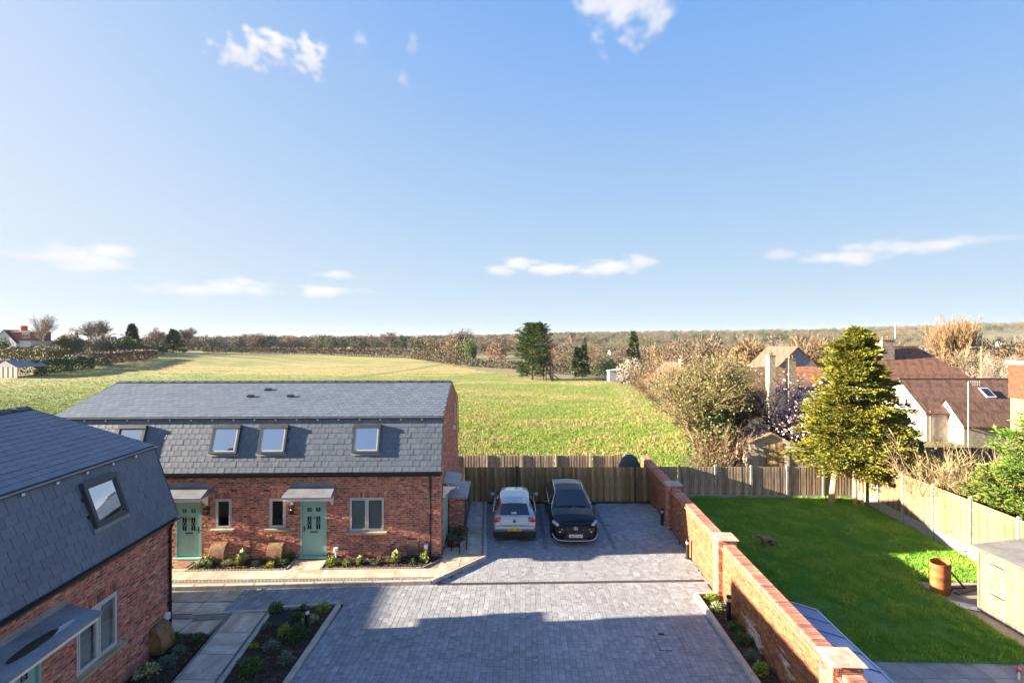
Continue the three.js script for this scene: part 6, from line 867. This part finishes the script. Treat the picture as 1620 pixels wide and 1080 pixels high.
bush('clipped_tree', bushGeo(611, 5000, [4, 5, 4], .42, [[.04, .09, .03], [.055, .11, .035]], 20), -161, 176, [1.15, 1.3, 1.15], 'round clipped dark green tree in front of the bungalows at left', 'tree');
for (const [g, x, D, s, l] of [[G2, -147, 172, [1.1, 1.4, 1.1], 'pale green overgrown bush right of the clipped tree'], [G1, -145, 178, [1.3, 1.5, 1.3], 'large evergreen bush left of the dark spruce'], [G1, -145.5, 184, [1.1, 1.3, 1.2], 'evergreen bush below the dark spruce'], [G4, -158, 186, [1.0, .9, 1.0], 'yellow flowering bush left of the evergreen bushes'], [G4, -144, 188, [.8, .9, .8], 'yellow flowering bush right of the dark spruce'], [G2, -150, 156, [1.2, .9, 1.2], 'pale bush before the white bungalow'], [G1, -137, 185, [1.1, .9, 1.1], 'low dark bush under the pinkish bare tree'], [G3, -150, 200, [1.4, 1.6, 1.4], 'reddish thicket left of the pinkish bare tree'], [G2, -160, 146, [.9, .7, .9], 'small pale bush left of the white bungalow hedge'], [G1, -166, 157, [.9, 1.2, .9], 'dark square-topped bush before the white gable']]) bush('garden_bush', g, x, D, s, l, 'bush');
conifer('spruce', 621, [-151, 2.9, -192], { h: 11.5, r: 4, low: .5, branches: 130, sprays: 12, leaf: 1.1, prof: t => 1.02 - t, cols: [[.035, .055, .02], [.05, .045, .025]] }, 'dark spruce above the evergreen bushes at left'); conifer('spruce', 622, [-150, 2.6, -214], { h: 10, r: 5, low: .5, branches: 130, sprays: 12, leaf: 1.2, prof: t => 1.0 - t * .98, cols: [[.045, .085, .03], [.055, .1, .03]] }, 'green cone-shaped spruce left of the field hedge gap');
const farBark = [[.13, .1, .08]], farTw = [[.13, .10, .08], [.17, .13, .10], [.10, .08, .065]];
for (const [x, D, h, sx, l, c, st] of [[-165, 170, 15.5, 1, 'tall pale bare tree in front of the brown-roofed bungalow at left', [[.2, .165, .14], [.26, .21, .18]], .5], [-173, 203, 14.5, 1.5, 'spreading dark bare tree behind the grey-brown roof at left', farTw, .9], [-155, 212, 12.5, 1, 'pinkish bare tree between the two spruces at left', [[.2, .13, .105], [.24, .16, .13]], .7], [-154, 226, 13.5, 1.3, 'wide bare tree behind the green spruce at left', farTw, .8], [-225, 430, 18, 1.1, 'round-headed bare tree on the skyline above the field hedge', farTw, .7], [-100, 395, 17, 1.3, 'bare tree on the skyline right of the field hedge middle', farTw, .8], [-24, 232, 15.5, 1.35, 'large spreading bare tree at the right end of the field hedge', farTw, .85]]) bareTree('far_bare_tree', Math.round(-x * 3 + D), [x, ground(x, D) - .2, -D], { h, rad: h * .02, levels: 5, kids: 2, spread: st, first: .32, wig: .2, bark: c === farTw ? farBark : [[.26, .22, .18]], twigs: 1500, tl: 1.4, tw: .055 + D * .0002, cols: c, sx: sx * .9 }, l);
for (const [g, x, D, s, l] of [[G3, -27, 222, [1.7, 2.2, 1.7], 'brown thicket under the large spreading bare tree'], [G2, -20, 200, [1.3, 1.9, 1.3], 'olive thicket right of the large spreading bare tree'], [G1, -16.5, 190, [.7, 2.0, .7], 'ivy-dark bush between the thickets and the field conifer'], [G5, -6, 172, [1.1, 1.6, 1.1], 'brown bush left of the field conifer']]) bush('hedgerow_bush', g, x, D, s, l, 'bush');
house({ label: 'small white house among the trees on the skyline right of centre left', pos: [-88, -1, -405], w: 12, d: 8, h: 4, r: 8, wall: [.7, .7, .7], roof: [.2, .15, .14] });
solo('garden_hut', merge([bx(2.6, 2.2, 2.2, 0, 1.1, 0), (() => { const g = bx(3, .15, 2.6); g.rotateZ(.12); g.translate(0, 2.35, 0); return g; })()]), mat([.36, .38, .42], .7), 'grey hut below the bright green round bush', 'hut', [20.6, ground(20.6, 97), -97]);
{ const F = thing('climbing_frame', 'brown timber climbing frame beside the field conifer', 'climbing frame', [6.9, ground(7, 98), -98], .3), m = tints(boardM, [[.09, .06, .04]])[0]; for (const [x, z] of [[0, 0], [1.5, 0], [0, -1.5], [1.5, -1.5]]) part('post', bx(.16, 3.2, .16, x, 1.6, z), m, F); part('deck', bx(1.7, .14, 1.7, .75, 1.5, -.75), m, F); part('roof', ext([[-.95, 0], [.95, 0], [0, .8]], 1.8).translate(.75, 3.1, -1.65), m, F); part('rail', bx(1.6, .1, .1, .75, 2.2, 0), m, F); part('ladder', bx(.6, .1, 2.4).rotateX(.7).translate(.75, .75, .9), m, F); part('slide', bx(1.8, .1, .5).rotateZ(-.6).translate(2.4, .75, -.7), m, F); }
{ // walker on the field track
  const caps = [[V(0, .95, 0), V(0, 1.38, 0), .14, .17], [V(0, 1.38, 0), V(0, 1.55, 0), .09, .06], [V(0, 1.62, 0), V(0, 1.7, 0), .1, .095], [V(-.08, .92, 0), V(-.1, .48, .05), .1, .07], [V(-.1, .48, .05), V(-.1, .06, -.06), .065, .045], [V(.08, .92, 0), V(.1, .48, .1), .1, .07], [V(.1, .48, .1), V(.1, .06, .12), .065, .045], [V(-.2, 1.4, 0), V(-.26, 1.1, .02), .06, .05], [V(-.26, 1.1, .02), V(-.24, .86, .08), .045, .035], [V(.2, 1.4, 0), V(.26, 1.1, -.02), .06, .05], [V(.26, 1.1, -.02), V(.24, .86, .05), .045, .035], [V(-.1, .05, -.06), V(-.1, .04, .08), .05, .04], [V(.1, .05, .12), V(.1, .04, .26), .05, .04], [V(-.2, 1.4, 0), V(.2, 1.4, 0), .09, .09]];
  const res = 44, mc = new MarchingCubes(res, mat([1, 1, 1]), false, false, 60000); mc.isolation = 0; const e = .98, pt = V(), ab = V(), ap = V(); for (let k = 0; k < res; k++) for (let j = 0; j < res; j++) for (let i = 0; i < res; i++) { pt.set((i / res * 2 - 1) * e, (j / res * 2 - 1) * e + .9, (k / res * 2 - 1) * e); let acc = 0; for (const [a, b, r0, r1] of caps) { ab.subVectors(b, a); ap.subVectors(pt, a); const t = clamp(ap.dot(ab) / ab.lengthSq()); acc += Math.exp(-(ap.addScaledVector(ab, -t).length() - lerp(r0, r1, t)) * 34); } mc.field[i + j * res + k * res * res] = Math.log(acc + 1e-9) / 34; } mc.update();
  const n = mc.count, P = mc.positionArray.slice(0, n * 3), N = mc.normalArray.slice(0, n * 3), C = new Float32Array(n * 3); for (let i = 0; i < n; i++) { for (let q = 0; q < 3; q++) P[3 * i + q] = P[3 * i + q] * e + (q === 1 ? .9 : 0); const y = P[3 * i + 1], c = y > 1.56 ? (P[3 * i + 2] > .02 && y < 1.7 ? [.4, .26, .19] : [.02, .015, .012]) : y > .9 ? [.012, .012, .014] : y > .1 ? [.6, .6, .6] : [.03, .03, .03]; C.set(c, 3 * i); } const g = new THREE.BufferGeometry(); g.setAttribute('position', new THREE.BufferAttribute(P, 3)); g.setAttribute('normal', new THREE.BufferAttribute(N, 3)); g.setAttribute('color', new THREE.BufferAttribute(C, 3));
  solo('person', g, new THREE.MeshStandardMaterial({ vertexColors: true, roughness: .8 }), 'distant person in dark top and pale trousers walking across the field', 'person', [-25.4, ground(-25.4, 182) + .02, -182]);
}
// ---------- far woods: masses of leafless trees that read as one ----------
{
  const R = RNG(701), mk = (seed, cs, n, leaf, thin, up) => { const Q = RNG(seed), s = new Soup(); s.tube(V(0, 0, 0), V(0, .5, 0), .025, .015, [.08, .06, .05], 4); const L = []; for (let i = 0; i < 12; i++) { const d = rdir(Q); L.push(V(d.x * .26, .55 + d.y * .26, d.z * .26)); } for (let i = 0; i < n; i++) { const c = Q.pick(L), d = rdir(Q), p = c.clone().addScaledVector(d, .17 * Math.pow(Q(), .4)); s.blade(p, V(d.x, d.y + up, d.z).add(rdir(Q).multiplyScalar(.5)).normalize(), leaf * Q.r(.6, 1.3), leaf * thin, mixc(cs, Q, .25), Q); } return s.geo(); };
  const brn = [[.11, .078, .044], [.135, .096, .054], [.088, .064, .04]], org = [[.17, .108, .05], [.14, .092, .045]], gry = [[.125, .096, .078], [.10, .08, .068]], grn = [[.038, .055, .018], [.055, .07, .025], [.03, .042, .016]], olv = [[.11, .10, .045], [.085, .08, .036]];
  const gs = [mk(1, brn, 520, .10, .24, .3), mk(2, brn, 520, .10, .24, .2), mk(3, org, 560, .11, .18, .6), mk(4, gry, 480, .10, .22, .3), mk(5, grn, 420, .10, .5, .2), mk(6, olv, 480, .10, .3, .3)];
  const zone = (name, label, n, pick) => { const pts = []; for (let i = 0; i < n; i++) { const q = pick(); if (!q) continue; pts.push({ x: q.x, y: ground(q.x, q.D) - .3, D: q.D, t: R() * 6.28, s: q.s, sy: q.sy || 1, g: q.g }); } scatter(name, gs, pts, null, label, 'woodland'); };
  const mixg = (a, b) => { const n = a + R.r(-.35, .35); return n > .26 ? 4 : n > .06 ? 5 : n > -.14 ? (R() < .5 ? 0 : 1) : n > -.27 ? 3 : 2; };
  zone('skyline_wood', 'dense far wood along the skyline behind the field hedge', 420, () => { const k = R.r(-.74, -.14), D = R.r(400, 520); return { x: k * D, D, s: R.r(9, 15.5), g: R() < .35 ? 4 : mixg(fbm(k * 9, 2, 1, 2)) }; });
  zone('valley_wood', 'brown leafless woodland filling the valley beyond the field and gardens', 2600, () => { const k = R.r(-.2, 1.25), D = lerp(k < .05 ? 260 : 150, 640, Math.pow(R(), .8)), x = k * D; if (D < 130 / (1 - .3 * k) ) return null; if (k < .02 && D < 280) return null; return { x, D, s: R.r(7, 12.5) * (D < 240 ? .72 : 1), g: mixg(fbm(k * 7, D * .006, 3, 3) - .06) }; });
  zone('hill_wood', 'wooded hillside on the far horizon', 5200, () => { const k = R.r(-.8, 1.3), D = lerp(640, 1750, Math.pow(R(), .75)), x = k * D; if (k > .93 && k < 1.2 && D < 1000 && fbm(k * 4, D * .004, 2, 2) > -.2) return null; return { x, D, s: R.r(10, 17), g: mixg(fbm(k * 8, D * .004, 6, 3) + .05) }; });
  // thin upright poplars in the valley
  for (const [x, D, h, l] of [[43, 350, 20, 'left one of the two tall thin golden poplars beyond the field conifer'], [53, 352, 18, 'right one of the two tall thin golden poplars beyond the field conifer']]) { const t = solo('valley_poplar', (() => { const Q = RNG(x), s = new Soup(); s.tube(V(0, 0, 0), V(0, h * .8, 0), .35, .1, [.2, .13, .08], 5); for (let i = 0; i < 500; i++) { const y = R.r(.1, .95), a = Q() * 6.28, r = h * .11 * Math.sin(Math.PI * Math.min(1, y * .9 + .12)) * Math.sqrt(Q()); s.blade(V(Math.cos(a) * r, y * h, Math.sin(a) * r), V(Math.cos(a) * .2, 1, Math.sin(a) * .2).normalize(), 2.2, .3, mixc(org, Q, .2), Q); } return s.geo(); })(), leafM, l, 'tree', [x, ground(x, D), -D], [0, 0, 0], 'valley poplars'); }
  zone('garden_trees', 'leafless orange-brown trees standing between the neighbouring houses', 90, () => { const k = R.r(.3, 1.1), D = R.r(88, 150); return { x: k * D, D, s: R.r(6, 9.5), sy: R.r(1, 1.4), g: R() < .6 ? 2 : R() < .5 ? 1 : 3 }; });
}
for (const [x, D, l, w, r] of [[62, 300, 'white-walled house in the valley left of the paired poplars', [.6, .6, .58], [.2, .12, .1]], [120, 330, 'brown-roofed house in the valley right of the scrub hedge', [.5, .45, .4], [.24, .13, .09]], [250, 420, 'pale house on the wooded slope behind the pink blossom', [.62, .6, .56], [.2, .16, .15]], [690, 680, 'white house high on the green hillside at the right edge', [.66, .66, .64], [.2, .15, .14]], [-52, 330, 'small pale house beyond the tall bare tree left of centre', [.6, .58, .54], [.22, .14, .11]]]) house({ label: l, pos: [x, ground(x, D) + 1.5, -D], w: 12, d: 8, h: 5, r: 8.5, wall: w, roof: r, win: [[3, 3.4, 1.4, 1.3], [8.5, 3.4, 1.4, 1.3]], turn: .2, group: 'far houses' });
renderer.render(scene, camera);
